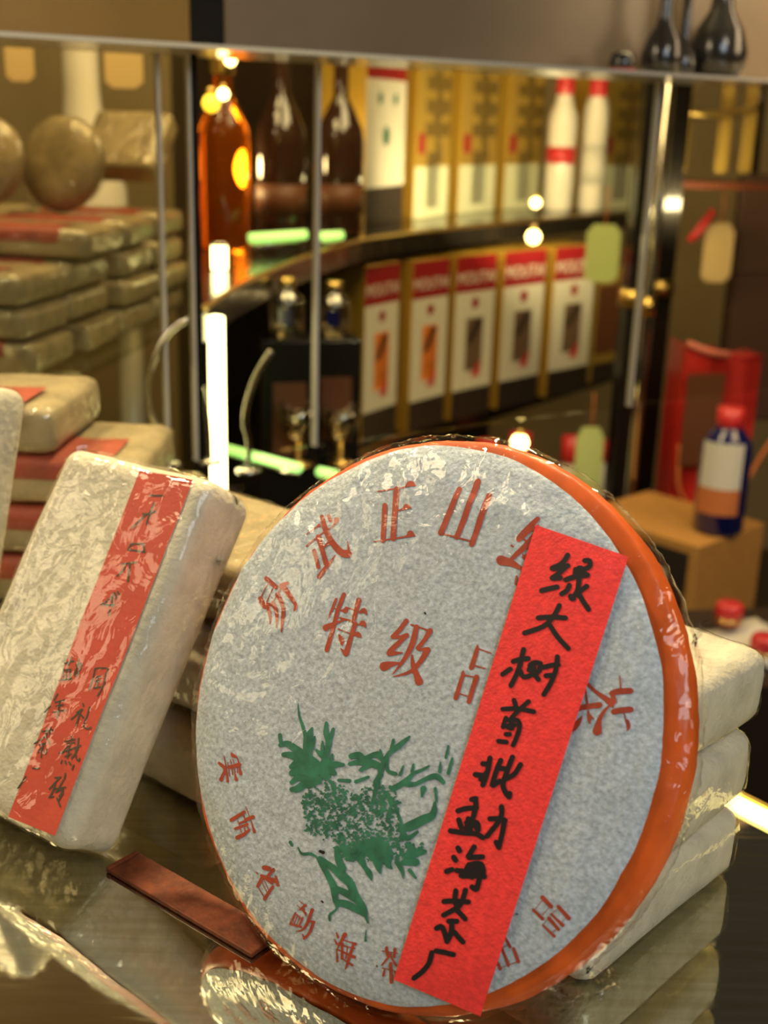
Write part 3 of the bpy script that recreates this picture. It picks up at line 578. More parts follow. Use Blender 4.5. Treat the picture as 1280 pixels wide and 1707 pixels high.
# ------------------------------------------------------------------ flat stacks on the counter
def flat_brick(label, L, W, T, loc, yaw, seed, paper=M_cream, wrap=M_cell, group=None, res=0.6, label_strip=None, proto=None):
    o = thing('tea_brick', label, 'tea brick', loc, yaw, group)
    bm = rounded_brick_bm(L, W, T, min(0.0075, T*0.3), int(36*res), int(28*res), max(4, int(12*res)), 0.0010, 30, seed)
    bmc = rounded_brick_bm(L, W, T, min(0.0078, T*0.3), int(50*res), int(40*res), max(5, int(18*res)), 0.0005, 60, seed+9, grow=0.0008, rid=0.0009)
    for b in (bm, bmc):
        for v in b.verts: v.co += Vector((0, 0, T/2 + 0.0012))
    link('wrapper', bm, paper, o); link('cellophane', bmc, wrap, o)
    if label_strip:
        x0, x1, over = label_strip                        # red paper strip over the top and down the front
        bm = bmesh.new(); pts = [(-W/2+over, T+0.0024), (-W/2+0.006, T+0.0026), (-W/2+0.001, T), (-W/2-0.0006, T-0.004), (-W/2-0.0008, T*0.62)]
        pv = None
        for (y, z) in pts:
            row = [bm.verts.new((x0+(x1-x0)*i/8, y, z + 0.0004*math.sin(i*2.1+seed))) for i in range(9)]
            if pv:
                for i in range(8): bm.faces.new((pv[i], row[i], row[i+1], pv[i+1]))
            pv = row
        tag(link('label', bm, M_redd, o), 'faded red paper label')
    return o
# stack at right: long side along e2, right-hand faces in view
e2y = -0.76; e2 = Vector((math.cos(e2y), math.sin(e2y), 0)); n2 = Vector((-math.sin(e2y), math.cos(e2y), 0))
far = Vector((0.148, 0.421, 0))
Ls, Ws, Ts = 0.118, 0.106, 0.0322
nm = ['bottom paper-wrapped brick of the stack right of the round cake', 'middle paper-wrapped brick of the stack right of the round cake', 'top paper-wrapped brick of the stack right of the round cake']
off = [(0.0, 0.0, Ws, 0.0), (0.002, -0.001, 0.098, 0.03), (0.000, 0.004, 0.094, -0.02)]
for k in range(3):
    a, b, Wk, dy = off[k]
    c = far + e2*(a - Ls/2) + n2*(b - Wk/2)
    flat_brick(nm[k], Ls, Wk, Ts-0.0024, (c.x, c.y, k*0.0340), e2y+dy, 31+k)
# pile behind the leaning brick
eL = Vector((0.79, -0.613, 0)); nL = Vector((0.613, 0.79, 0)); yl = math.atan2(eL.y, eL.x); cor = Vector((-0.076, 0.447, 0))
nm = ['bottom brick of the low pile between leaning brick and round cake', 'second brick up in the low pile between leaning brick and round cake', 'third brick up in the low pile behind the leaning brick', 'top brick of the low pile behind the leaning brick']
for k, (a, b) in enumerate([(0, 0.004), (0.003, 0.016), (0.004, 0.040)]):
    c = cor + eL*(a-0.059) + nL*(b+0.043)
    flat_brick(nm[k], 0.118, 0.086, Ts-0.0024, (c.x, c.y, k*0.0340), yl+[0, 0.02, -0.03, 0.03][k], 41+k, paper=M_kraft if k == 2 else M_cream, wrap=M_cellb if k == 2 else M_cell)
# tall stack at left with red labels
xs_r = [-0.105, -0.120, -0.142, -0.192]
nm = ['lowest', 'second lowest', 'second highest', 'topmost']
for k in range(4):
    L = 0.17
    flat_brick('red-labelled tea brick, %s of the stack behind the leaning brick at left' % nm[k], L, 0.10, 0.0285, (xs_r[k]-L/2 - 0.0, 0.725 + 0.003*k, k*0.0310), -0.03+0.015*((k*7) % 3-1), 51+k, paper=M_kraft, wrap=M_cellb, label_strip=(-0.08, 0.066, 0.05))
    if k < 4:
        flat_brick('red-labelled tea brick, %s of the stack at the far left edge' % nm[k], L, 0.10, 0.0285, (xs_r[k]-L*1.5-0.012, 0.73, k*0.0310), -0.02, 61+k, paper=M_kraft, wrap=M_cellb, label_strip=(-0.08, 0.07, 0.05), res=0.4)

# wooden slat lying on the counter
sl = thing('wooden_slat', 'thin reddish wooden slat lying on the mirror counter left of the round cake', 'slat', (-0.0665, 0.3875, 0), -0.66)
bm = box_bm(-0.042, 0.036, -0.0078, 0.0078, 0.0003, 0.0022, 0.0005); link('slat_board', bm, M_wood, sl, smooth=False)
link('slat_end_cap', box_bm(-0.0445, -0.0422, -0.0078, 0.0078, 0.0003, 0.0026, 0.0004), M_wood, sl, smooth=False)

# ------------------------------------------------------------------ pile on the glass shelf behind the left pane
ZS = 0.064
sh = thing('glass_shelf', 'raised glass shelf behind the left pane carrying a pile of tea bricks', 'shelf', (-0.445, 1.25, ZS), -0.13)
link('shelf_plate', box_bm(-0.30, 0.19, -0.20, 0.46, -0.008, 0.0, 0.001), M_pane, sh, smooth=False)
for x, y in ((0.16, -0.13), (0.03, 0.42), (-0.26, -0.13), (-0.26, 0.42)):
    link('post', lathe_bm([(0, -0.96), (0.018, -0.96), (0.018, -0.3), (0.0165, -0.0085), (0, -0.0085)], 20), M_wcer, sh, loc=(x, y, 0))
proto = None; cy_, sy_ = math.cos(-0.13), math.sin(-0.13); cntb = 0
LV = ['lowest', 'second', 'third', 'fourth', 'fifth']
RO = ['front', 'second', 'third', 'rear']; CO = ['right', 'left']
heights = [[3, 3], [4, 3], [4, 4], [4, 4]]
for rI in range(4):
    for cI in range(2):
        for k in range(heights[rI][cI]):
            lx, ly = 0.085 - cI*0.168 + random.uniform(-0.012, 0.012), -0.145 + rI*0.108 + random.uniform(-0.004, 0.004)
            X, Yp = -0.442 + lx*cy_ - ly*sy_, 1.25 + lx*sy_ + ly*cy_
            lb = 'brown paper tea brick, %s layer of the %s %s column on the glass shelf' % (LV[k], RO[rI], CO[cI])
            if proto is None:
                proto = flat_brick(lb, 0.156, 0.098, 0.0275, (X, Yp, ZS), -0.13, 71, paper=M_kraft, wrap=M_cellb, res=0.45, label_strip=(-0.06, 0.05, 0.05), group='tea bricks on the glass shelf'); o = proto
            else: o = copy_tree(proto)
            o.location = (X, Yp, ZS + k*0.0300); o.rotation_euler = (0, 0, -0.13 + random.uniform(-0.05, 0.05)); o['label'] = lb
def small_cake(px, py, Y, R, yaw, lean, label, name='tea_cake'):
    c = at(px, py, Y); o = thing(name, label, 'tea cake', matrix=frame(c, yaw, lean))
    bm = lathe_bm([(0, 0.012), (R*0.5, 0.0115), (R*0.85, 0.008), (R*0.98, 0.002), (R, -0.004), (R*0.95, -0.010), (R*0.3, -0.011), (R*0.25, -0.006), (0, -0.005)], 56)
    for v in bm.verts: v.co += Vector((0, R, 0)); v.co += Vector((0, 0, 0.0015*fb(v.co, 40, 3)))
    link('wrapper', bm, M_kraft, o)
    bm = lathe_bm([(0, 0.014), (R*0.5, 0.0135), (R*0.88, 0.009), (R*1.02, 0.002), (R*1.03, -0.004), (R*0.97, -0.012), (R*0.3, -0.013)], 56)
    for v in bm.verts: v.co += Vector((0, R, 0)); v.co += Vector((0, 0, 0.001*fb(v.co, 60, 6)))
    link('cellophane', bm, M_cellb, o); return o
small_cake(95, 352, 1.31, 0.050, -0.35, 0.25, 'small round tea cake standing on the brick pile behind the left pane')
small_cake(-40, 345, 1.28, 0.048, -0.2, 0.3, 'small round tea cake cut off by the left edge above the brick pile')
pq = at(235, 352, 1.43)
MBp = frame((pq.x-0.02, 1.43, ZS+0.122+0.024), -0.25, 0.75)
bp = thing('tea_brick', 'tea brick propped at a slant on top of the pile behind the left pane', 'tea brick', matrix=MBp)
brick_parts(bp, 81, 0.085, 0.095, 0.03, res=0.4, paper=M_kraft, wrap=M_cellb)
# long-necked cream vase behind the pile, hanging tags
v = at(140, 372, 1.56)
vz = thing('vase', 'tall cream vase with a long straight neck behind the small round cake', 'vase', (v.x-0.01, 1.62, ZS+0.0005))
link('vase_body', lathe_bm([(0, 0), (0.05, 0), (0.055, 0.03), (0.052, 0.13), (0.036, 0.17), (0.026, 0.21), (0.023, 0.25), (0.0225, 0.40), (0.024, 0.405), (0.018, 0.405), (0.018, 0.2)], 40), M_wcer, vz)
def hang_tag(px0, px1, py0, py1, Y, label, m=M_tag, name='paper_tag'):
    a, b = at(px0, py1, Y), at(px1, py1, Y); c = at((px0+px1)/2, py0, Y); wd = (b-a).length; ht = c.z - a.z
    o = thing(name, label, 'tag', (c.x, Y, a.z), math.atan2(b.y-a.y, b.x-a.x))
    poly = [(-wd/2*0.6, 0), (wd/2*0.6, 0), (wd/2, ht*0.10), (wd/2, ht*0.85), (wd*0.3, ht), (-wd*0.3, ht), (-wd/2, ht*0.85), (-wd/2, ht*0.10)]
    bm = bmesh.new(); f1 = [bm.verts.new((x, -0.0012, z)) for x, z in poly]; f2 = [bm.verts.new((x, 0.0012, z)) for x, z in poly]
    bm.faces.new(f1[::-1]); bm.faces.new(f2)
    for i in range(len(poly)): j = (i+1) % len(poly); bm.faces.new((f1[i], f1[j], f2[j], f2[i]))
    link('tag_card', bm, m, o, smooth=False)
    link('string', tube_bm([(0, 0, ht*0.93), (0.002, 0, ht+0.02), (0, 0, ht+0.06)], 0.0012, 6), M_rope, o)
    return o
hang_tag(172, 235, 40, 146, 1.5, 'cream rounded tag hanging right of the tall vase behind the left pane')
hang_tag(5, 52, 40, 135, 1.5, 'cream tag hanging at the upper left corner behind the left pane')

# bent wire display stands
def wire_stand(name, label, pxs, Y, rad=0.0022):
    P = smooth_path([at(x, y, Y) for x, y in pxs], 8); b = P[-1]
    o = thing(name, label, 'stand', (b.x, b.y, b.z))
    link('wire', tube_bm([q - b for q in P], rad, 8), M_chrome, o)
    link('foot', lathe_bm([(0, -0.004), (0.012, -0.004), (0.012, -0.001), (0.004, 0.001), (0, 0.001)], 20), M_chrome, o); return o
wire_stand('wire_stand', 'bent chrome wire stand bowed left beside the glowing tube', [(314,532),(285,550),(262,585),(247,630),(250,680),(262,710),(275,735),(276,770)], 0.99, 0.0027)
wire_stand('wire_stand', 'slim bent wire stand curving just left of the glowing tube', [(324,625),(335,645),(344,680),(348,720),(350,765)], 1.12, 0.0024)
wire_stand('wire_stand', 'bent chrome wire stand bowed left, right of the glowing tube', [(452,585),(430,620),(412,670),(408,705),(414,735),(414,780)], 1.12, 0.0028)

# ------------------------------------------------------------------ curved bar shelving behind the partition
z1 = at(600, 392, 1.9).z; z2 = at(600, 742, 1.9).z; z3 = z2 - 0.34
fr = [on_z(x, y, z1) for x, y in ((338,510),(350,504),(400,472),(470,440),(530,418),(600,398),(700,384),(800,374),(920,363),(1060,351))]
frs = smooth_path(fr, 4)
OFF = Vector((-0.26, 0.30, 0))
def back_of(i, k=1.0):                                  # rear edge: straight back on the left wing, square to the front on the right
    q = frs[i]; t = min(1.0, i/20.0); t = t*t*(3-2*t); rad = Vector((q.x, q.y, 0)).normalized()*0.52
    return q + (rad*(1-t) + OFF*t)*k
def shelf(name, label, z, th, m):
    base = frs[0]; o = thing(name, label, 'shelf', (base.x, base.y, z))
    poly = [((q-base).x, (q-base).y) for q in frs] + [((back_of(i)-base).x, (back_of(i)-base).y) for i in range(len(frs)-1, -1, -1)]
    link('shelf_board', prism_bm(poly, -th, 0), m, o, smooth=False)
    bm = bmesh.new(); tube_bm([(q.x-base.x, q.y-base.y, -0.002) for q in frs], 0.003, 6, bm); link('shelf_lip', bm, M_brass, o)
    return o
shelf('bar_shelf', 'upper curved black bar shelf carrying whisky bottles and tall gift boxes', z1, 0.034, M_black)
shelf('bar_shelf', 'middle curved black bar shelf carrying the row of red-topped boxes', z2, 0.034, M_black)
shelf('bar_shelf', 'lower curved black bar shelf with white bottles behind the round cake', z3, 0.034, M_black)
# back board of the shelving
poly = [back_of(i, 1.02).xy for i in range(len(frs))]; poly2 = [back_of(i, 1.06).xy for i in range(len(frs))]
bb = link('shelf_back', prism_bm([(q.x, q.y) for q in poly] + [(q.x, q.y) for q in poly2[::-1]], z3-0.4, 0.7), M_brown, smooth=False); tag(bb, kind='structure'); bb.name = 'wall_shelf_back'

def carton(name, label, cat, px, zs, H, depth, m_front, m_side, group=None, inset=0.0, clip_y=None):
    """gift box: px = front-bottom-left and front-bottom-right pixels on shelf height zs"""
    a, b = on_z(*px[0], zs), on_z(*px[1], zs); e = b - a; W = e.length; yaw = math.atan2(e.y, e.x)
    o = thing(name, label, cat, (a.x, a.y, zs), yaw, group)
    link('carton', box_bm(0, W, 0, depth, 0.0005, H, 0.0012), m_side, o, smooth=False)
    return o, W
def face(o, x0, x1, z0, z1_, m, name, y=-0.0008, t=0.0012):
    return link(name, box_bm(x0, x1, y, y+t, z0, z1_), m, o, smooth=False)
def text_mesh(name, s, size, m, parent, loc, rot=(math.pi/2, 0, 0), sx=1.0):
    cu = bpy.data.curves.new('t', 'FONT'); cu.body = s; cu.size = size; cu.align_x = 'CENTER'; cu.extrude = 0.0002
    to = bpy.data.objects.new('t', cu); COL.objects.link(to)
    dg = bpy.context.evaluated_depsgraph_get(); dg.update()
    me = bpy.data.meshes.new_from_object(to.evaluated_get(dg)); bpy.data.objects.remove(to); bpy.data.curves.remove(cu)
    me.name = name; me.materials.clear(); me.materials.append(m)
    o = bpy.data.objects.new(name, me); COL.objects.link(o); o.parent = parent; o.location = loc; o.rotation_euler = rot; o.scale = (sx, 1, 1); return o
# row of red-topped white boxes
rows = [((602,743),(658,722)), ((679,722),(738,704)), ((749,702),(814,686)), ((827,683),(894,667)), ((909,664),(976,650))]
ordn = ['leftmost', 'second from left', 'third from left', 'fourth from left', 'rightmost']
M_bottlepic = mat('bottle_picture', (0.16, 0.10, 0.06), 0.5)
M_orangepic = mat('orange_picture', (0.75, 0.20, 0.03), 0.5, mottle=0.5, mscale=30)  # orange print colour of the leftmost boxes' pictures
for i, px in enumerate(rows):
    o, W = carton('liquor_box', 'white gift box with red top band, %s on the middle shelf' % ordn[i], 'box', px, z2, 0.289, 0.085, M_white, M_gold, 'red-topped boxes on the middle shelf')
    H = 0.289
    face(o, 0.002, W-0.002, 0.052, H*0.78, M_white, 'front_panel')
    rb = face(o, 0.001, W-0.001, H*0.78, H-0.001, M_redbox, 'red_band', -0.0010)
    tag(text_mesh('lettering', 'MOUTAI', W*0.25, M_white, o, (W/2, -0.0012, H*0.83)), kind='stuff')
    face(o, 0.001, W-0.001, 0.001, 0.052, M_dkprint, 'black_band', -0.0010)
    face(o, W*0.30, W*0.72, 0.085, H*0.62, M_bottlepic if i > 1 else M_orangepic, 'bottle_picture', -0.0011)
    bm = bmesh.new(); q = [(W*0.33, 0.135), (W*0.46, 0.135), (W*0.70, H*0.60), (W*0.54, H*0.61)]
    bm.faces.new([bm.verts.new((x, -0.0014, z)) for x, z in q]); link('ribbon_mark', bm, M_dkprint, o, smooth=False)
    bm = bmesh.new(); q = [(W*0.45, 0.073), (W*0.68, 0.073), (W*0.68, 0.105)]
    bm.faces.new([bm.verts.new((x, -0.0014, z)) for x, z in q]); link('red_mark', bm, M_redcap, o, smooth=False)
    bm = lathe_bm([(0, 0.0004), (W*0.09, 0.0004), (W*0.09, 0)], 16)
    for v_ in bm.verts: v_.co = Vector((W/2 + v_.co.x, -0.0009 - v_.co.z, H*0.71 + v_.co.y))
    link('seal', bm, M_redbox if i < 4 else M_print, o, smooth=False)
o, W = carton('liquor_box', 'dim brown box standing behind the rightmost red-topped box', 'box', ((984,640),(1042,628)), z2, 0.23, 0.08, M_white, M_goldd)
face(o, 0.003, W-0.003, 0.06, 0.2, M_cellar, 'front_panel'); face(o, 0.001, W-0.001, 0.001, 0.04, M_dkprint, 'black_band')
# upper row
o, W = carton('liquor_box', 'white tall box with green emblems, red top and black base on the upper shelf', 'box', ((606,379),(670,367)), z1, 0.275, 0.085, M_white, M_gold)
face(o, 0.001, W-0.001, 0.062, 0.235, M_white, 'front_panel'); face(o, 0.001, W-0.001, 0.001, 0.062, M_dkprint, 'black_band'); face(o, 0.001, W-0.001, 0.235, 0.274, M_redbox, 'red_band')
for zz, xx, rr_ in ((0.205, 0.33, 0.010), (0.205, 0.72, 0.010), (0.145, 0.5, 0.016)):
    bm = lathe_bm([(0, 0.0004), (rr_, 0.0004), (rr_, 0)], 20)
    for v_ in bm.verts: v_.co = Vector((W*xx + v_.co.x, -0.0009 - v_.co.z, zz + v_.co.y))
    link('emblem', bm, M_green, o, smooth=False)
up = [((688,366),(744,359.5)), ((762,357.5),(822,352)), ((838,350.5),(896,347)), ((994,350),(1060,346))]
un = ['leftmost of the three', 'middle of the three', 'rightmost of the three', 'right of the white bottles']
M_olive = mat('olive_print', (0.15, 0.095, 0.02), 0.5)
M_cream2 = mat('cream_band', (0.66, 0.66, 0.44), 0.5)
for i, px in enumerate(up):
    o, W = carton('liquor_box', 'tall gold box with cream base, %s on the upper shelf' % un[i], 'box', px, z1, 0.285, 0.085, M_gold, M_gold, 'gold boxes on the upper shelf')
    face(o, 0.001, W-0.001, 0.001, 0.092, M_cream2, 'cream_band'); face(o, 0.002, W-0.002, 0.094, 0.283, M_goldd, 'gold_panel')
    g = []
    for k, (dx, zz) in enumerate(((0, 0.235), (0, 0.195), (0, 0.155))):
        cx_ = W*0.62
        g += [[(cx_-0.008, zz+0.010, 0.0014), (cx_+0.008, zz+0.010, 0.0014)], [(cx_, zz+0.014, 0.0015), (cx_, zz-0.010, 0.0015)], [(cx_-0.007, zz, 0.002), (cx_+0.007, zz, 0.002)], [(cx_-0.008, zz-0.012, 0.002), (cx_+0.008, zz-0.012 if k % 2 else zz-0.006, 0.002)]]
    link('characters', strokes_bm(g, lambda x, y, l: Vector((x, -0.0012-l, y)), 0.0002), M_olive, o, smooth=False)
    link('small_print', strokes_bm([[(W*0.35+j*W*0.07, 0.068, 0.004), (W*0.39+j*W*0.07, 0.068, 0.004)] for j in range(5)], lambda x, y, l: Vector((x, -0.0012-l, y)), 0.0002, False), M_dkprint, o, smooth=False)
    face(o, W*0.08, W*0.26, 0.115, 0.15, M_redbox, 'red_seal', -0.0011)
def bottle(name, label, loc, R, H, m, neck=0.28, cap=None, band=None, group=None, sh_=0.62, nr=0.30, capn='cap'):
    o = thing(name, label, 'bottle', loc, 0, group)
    pr = [(0, 0.0005), (R*0.9, 0.0005), (R, H*0.03), (R, H*(sh_-0.06)), (R*0.93, H*sh_), (R*0.62, H*(sh_+0.08)), (R*nr, H*(sh_+0.15)), (R*nr, H*0.93), (R*nr*1.1, H*0.94), (0, H*0.94)]
    link('bottle_body', lathe_bm(pr, 40), m, o)
    if cap: link(capn, lathe_bm([(R*nr*1.12, H*0.84), (R*nr*1.25, H*0.85), (R*nr*1.25, H), (R*nr*0.9, H*1.005), (0, H*1.005)], 28), cap, o)
    if band:
        for (z0, z1_, m2) in band: link('label_band', lathe_bm([(R*1.004, H*z0), (R*1.012, H*z0), (R*1.012, H*z1_), (R*1.004, H*z1_)], 40), m2, o)
    return o
q = on_z(928, 352, z1); bottle('liquor_bottle', 'bright white porcelain bottle with red band between gold boxes', (q.x, q.y, z1), 0.030, 0.275, M_wcer, cap=M_redcap, band=[(0.35, 0.47, M_redcap)], sh_=0.7, nr=0.5)
q = on_z(975, 350, z1); bottle('liquor_bottle', 'pale slim bottle with red cap left of the lone gold box', (q.x+0.004, q.y-0.03, z1), 0.026, 0.272, M_wcer, cap=M_redcap, band=[(0.2, 0.5, M_white)], sh_=0.78, nr=0.6)
# whisky on the left wing
q = on_z(374, 414, z1); wq = q
wb = bottle('whisky_bottle', 'amber whisky bottle glowing orange on the upper shelf', (q.x, q.y, z1), 0.036, 0.262, M_amber, cap=M_brass, sh_=0.60, nr=0.36)
q = on_z(468, 402, z1); bottle('whisky_bottle', 'dark whisky bottle with red neck and brown label', (q.x, q.y, z1), 0.036, 0.31, M_dkglass, cap=M_redcap, band=[(0.12, 0.26, M_cellar)], sh_=0.50, nr=0.30)
q = on_z(562, 400, z1); bottle('whisky_bottle', 'dark whisky bottle behind the pane seam beside the white box', (q.x, q.y+0.05, z1), 0.036, 0.30, M_dkglass, cap=M_black, band=[(0.12, 0.26, M_cellar)], sh_=0.52)
# glow under and behind the amber bottle: small LED puck lamps
def puck(px, py, Y, rad, label, m=M_bulb):
    c = at(px, py, Y); o = thing('lamp', label, 'lamp', c)
    link('bulb', lathe_bm([(0, -rad), (rad*0.7, -rad*0.7), (rad, 0), (rad*0.7, rad*0.7), (0, rad)], 20), m, o)
    link('holder', lathe_bm([(0, rad*0.9), (rad*0.5, rad*0.9), (rad*0.5, rad*1.6), (0, rad*1.6)], 16), M_brass, o); return o
M_bulb2 = mat('amber_bulb', (1, 0.8, 0.2), emit=(1.0, 0.62, 0.03), estr=3)
puck(352, 172, 1.45, 0.0105, 'yellow bulb above the amber whisky bottle', M_bulb2); puck(372, 157, 1.5, 0.007, 'small white bulb beside the yellow bulb'); puck(384, 100, 1.5, 0.007, 'small bulb just under the header shelf')
l = bpy.data.lights.new('puck_light', 'POINT'); l.energy = 1.6; l.color = (1, 0.75, 0.35); l.shadow_soft_size = 0.02
lo = bpy.data.objects.new('puck_light', l); COL.objects.link(lo); lo.location = (wq.x-0.05, wq.y+0.12, z1+0.10)
l = bpy.data.lights.new('bulb_light', 'POINT'); l.energy = 0.35; l.color = (1, 0.85, 0.45); l.shadow_soft_size = 0.01
lo = bpy.data.objects.new('bulb_light', l); COL.objects.link(lo); lo.location = at(905, 330, 2.1)
# glowing vertical tube and glass shelf edges with their caught light as emission
a, b = at(360, 528, 1.14), at(352, 785, 1.14)
lt = thing('light_tube', 'bright white-yellow vertical light tube between the wire stands', 'lamp', (a.x, a.y, b.z-0.06))
link('tube', lathe_bm([(0, 0), (0.0078, 0), (0.0078, a.z-b.z+0.06), (0, a.z-b.z+0.062)], 20), M_led, lt)
link('end_cap', lathe_bm([(0, -0.012), (0.009, -0.012), (0.009, 0.0), (0, 0.0)], 20), M_chrome, lt)
a = at(366, 448, 1.4); o = thing('light_tube', 'short bright light stub under the amber bottle', 'lamp', (a.x, a.y, a.z)); link('tube', lathe_bm([(0, 0), (0.009, 0), (0.009, 0.026), (0, 0.026)], 20), M_led, o); link('end_cap', lathe_bm([(0, 0.0262), (0.010, 0.0262), (0.010, 0.030), (0, 0.030)], 20), M_chrome, o)
def edge_glow(p0, p1, Y0, Y1, label, m=M_edgeglow, th=0.010):
    a, b = at(*p0, Y0), at(*p1, Y1); o = thing('edge_glow', label, 'lamp', a)
    link('glow_strip', tube_bm([(0, 0, 0), (b-a)*0.5, b-a], th*0.5, 8), m, o)  # glass edge glows by its material, no lamp here
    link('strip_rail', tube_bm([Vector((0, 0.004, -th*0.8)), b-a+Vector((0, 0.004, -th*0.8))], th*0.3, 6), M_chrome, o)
edge_glow((370,746), (498,780), 1.30, 1.16, 'pale green lit glass edge below the wire stand, left of the seam')
edge_glow((532,786), (560,792), 1.30, 1.28, 'pale green lit glass edge just right of the pane seam', th=0.011)
edge_glow((416,397), (510,391), 1.56, 1.60, 'pale green lit edge at the foot of the dark whisky bottles', th=0.012)
edge_glow((536,394), (570,392), 1.70, 1.72, 'short pale green lit edge at the foot of the third whisky bottle', th=0.012)
# small clear liquor bottles on black cartons, middle shelf left
M_clear = film('clear_bottle', 0.22, 0.9, tint=(0.75, 0.68, 0.5), rough=0.05, bump=0)
for i, (px, lb) in enumerate(((478, 'left'), (556, 'right'))):
    q = at(px, 560, 1.45 if i == 0 else 1.55); zb = q.z
    c = thing('gift_box', 'small black carton under the %s clear bottle behind the glass' % lb, 'box', (q.x, q.y, z2 if zb > z2 else zb-0.2), 0.2)
    hh = zb - c.location.z - 0.001
    link('carton', box_bm(-0.032, 0.032, -0.03, 0.03, 0.001, hh, 0.001), M_black, c, smooth=False)
    face(c, -0.02, 0.02, hh*0.45, hh*0.8, M_cellar, 'front_label', -0.0315)
    o = bottle('liquor_bottle', 'small clear bottle with blue label, %s of the pair' % lb, (q.x, q.y, zb), 0.021, 0.070, M_clear, cap=M_brass, sh_=0.66, nr=0.4)
    link('front_label', box_bm(-0.008, 0.008, -0.0232, -0.0225, 0.016, 0.036), M_blue, o, smooth=False)
# stemmed glasses lying bowl-up on the lower glass, with brass stems
for i, (px, py, Y) in enumerate(((497, 735, 1.4), (568, 735, 1.5))):
    q = at(px, py, Y); o = thing('goblet', 'small gold-rimmed glass goblet, %s of the pair low behind the glass' % ('left', 'right')[i], 'glass', (q.x, q.y, q.z-0.03))
    link('bowl', lathe_bm([(0.002, 0.03), (0.012, 0.035), (0.022, 0.05), (0.026, 0.075), (0.0245, 0.075), (0.020, 0.051), (0.010, 0.037)], 32), M_clear, o)
    link('stem', lathe_bm([(0, 0), (0.018, 0), (0.016, 0.002), (0.003, 0.006), (0.002, 0.0305), (0, 0.0305)], 24), M_brass, o)
# green tags and white bottles
hang_tag(980, 1036, 374, 470, 2.0, 'pale green paper tag hanging below the lone gold box', M_greentag)
hang_tag(963, 1008, 712, 835, 2.0, 'pale green paper tag hanging in front of the white bottles', M_greentag)
for i, (px, py, Y, R) in enumerate(((812, 735, 2.05, 0.036), (868, 722, 2.1, 0.038), (955, 728, 2.15, 0.038), (1018, 735, 2.3, 0.035))):
    q = at(px, py, Y)
    bottle('liquor_bottle', ['white bottle with red cap, leftmost on the lower shelf', 'white bottle with red cap under the bright bulb, second on the lower shelf', 'white bottle with red cap behind the pale green tag on the lower shelf', 'white bottle at the right end of the lower shelf'][i], (q.x, q.y, z3), R, q.z - z3, M_wcer, cap=M_redcap, sh_=0.70, nr=0.42)
puck(866, 738, 1.95, 0.014, 'bright bulb low in front of the white bottles'); puck(889, 395, 1.85, 0.011, 'bright bulb above the red-topped boxes')
puck(893, 338, 1.9, 0.008, 'bright bulb at the foot of the white porcelain bottle')
# black chrome posts at the shelving's right end
for (px, Y, wd, m, lb) in ((1062, 2.05, 0.030, M_black, 'black square post at the right end of the bar shelves'), (1090, 1.95, 0.016, M_chrome, 'polished chrome post right of the black post'), (1108, 2.2, 0.034, M_black, 'black square post behind the chrome post')):
    q = at(px, 400, Y); o = thing('post', lb, 'post', (q.x, q.y, -0.9), 0.3)
    if m is M_chrome: link('shaft', lathe_bm([(0, 0.001), (wd/2, 0.001), (wd/2, 1.9), (0, 1.9)], 24), m, o)
    else: link('shaft', box_bm(-wd/2, wd/2, -wd/2, wd/2, 0.001, 1.9, 0.002), m, o, smooth=False)
    link('collar', lathe_bm([(wd*0.5, 0.90), (wd*0.74, 0.90), (wd*0.74, 0.93), (wd*0.5, 0.93)], 24), M_brass, o)

# ------------------------------------------------------------------ shop corner at right
zp = at(1160, 890, 1.72).z                                # top of the cardboard box
a = on_z(1040, 830, zp); b = on_z(1165, 912, zp); c = on_z(1275, 872, zp)
e = (c-b); e.z = 0; Wd = e.length; yw = math.atan2(e.y, e.x); Dp = 0.22
bx = thing('cardboard_box', 'tan cardboard carton with a dark printed side under the blue bottle', 'box', (b.x, b.y, zp-0.24), yw)
link('carton', box_bm(0, Wd, 0, Dp, 0, 0.24, 0.002), M_card, bx, smooth=False)
link('printed_side', box_bm(-0.0012, 0, 0.015, Dp-0.012, 0.01, 0.225), M_dkprint, bx, smooth=False)
link('side_motif', box_bm(-0.002, -0.0012, 0.05, 0.105, 0.02, 0.19, 0.0003), M_cream2, bx, smooth=False)
pl = box_bm(0.0, Wd+0.01, 0.0, Dp, -0.9-(zp-0.24)+0.001, -0.001)
o = thing('display_plinth', 'low dark plinth under the cardboard carton', 'plinth', (b.x, b.y, zp-0.24), yw); link('plinth_body', pl, M_brown, o, smooth=False)
q = on_z(1195, 884, zp)
bt = bottle('liquor_bottle', 'cobalt blue bottle with cream label and red cap on the cardboard carton', (q.x, q.y, zp), 0.038, 0.192, M_blue, cap=M_redcap, sh_=0.74, nr=0.42)
bm = bmesh.new(); pv = None
for i in range(13):
    a_ = math.radians(-165 + 100*i/12); pr_ = [bm.verts.new((0.0386*math.cos(a_), 0.0386*math.sin(a_), z)) for z in (0.035, 0.070, 0.145)]
    if pv:
        bm.faces.new((pv[1], pr_[1], pr_[2], pv[2]))
    pv = pr_
link('front_label', bm, M_white, bt)
bm = bmesh.new(); pv = None
for i in range(13):
    a_ = math.radians(-165 + 100*i/12); pr_ = [bm.verts.new((0.0388*math.cos(a_), 0.0388*math.sin(a_), z)) for z in (0.035, 0.075)]
    if pv: bm.faces.new((pv[0], pr_[0], pr_[1], pv[1]))
    pv = pr_
link('label_foot', bm, M_rope, bt)
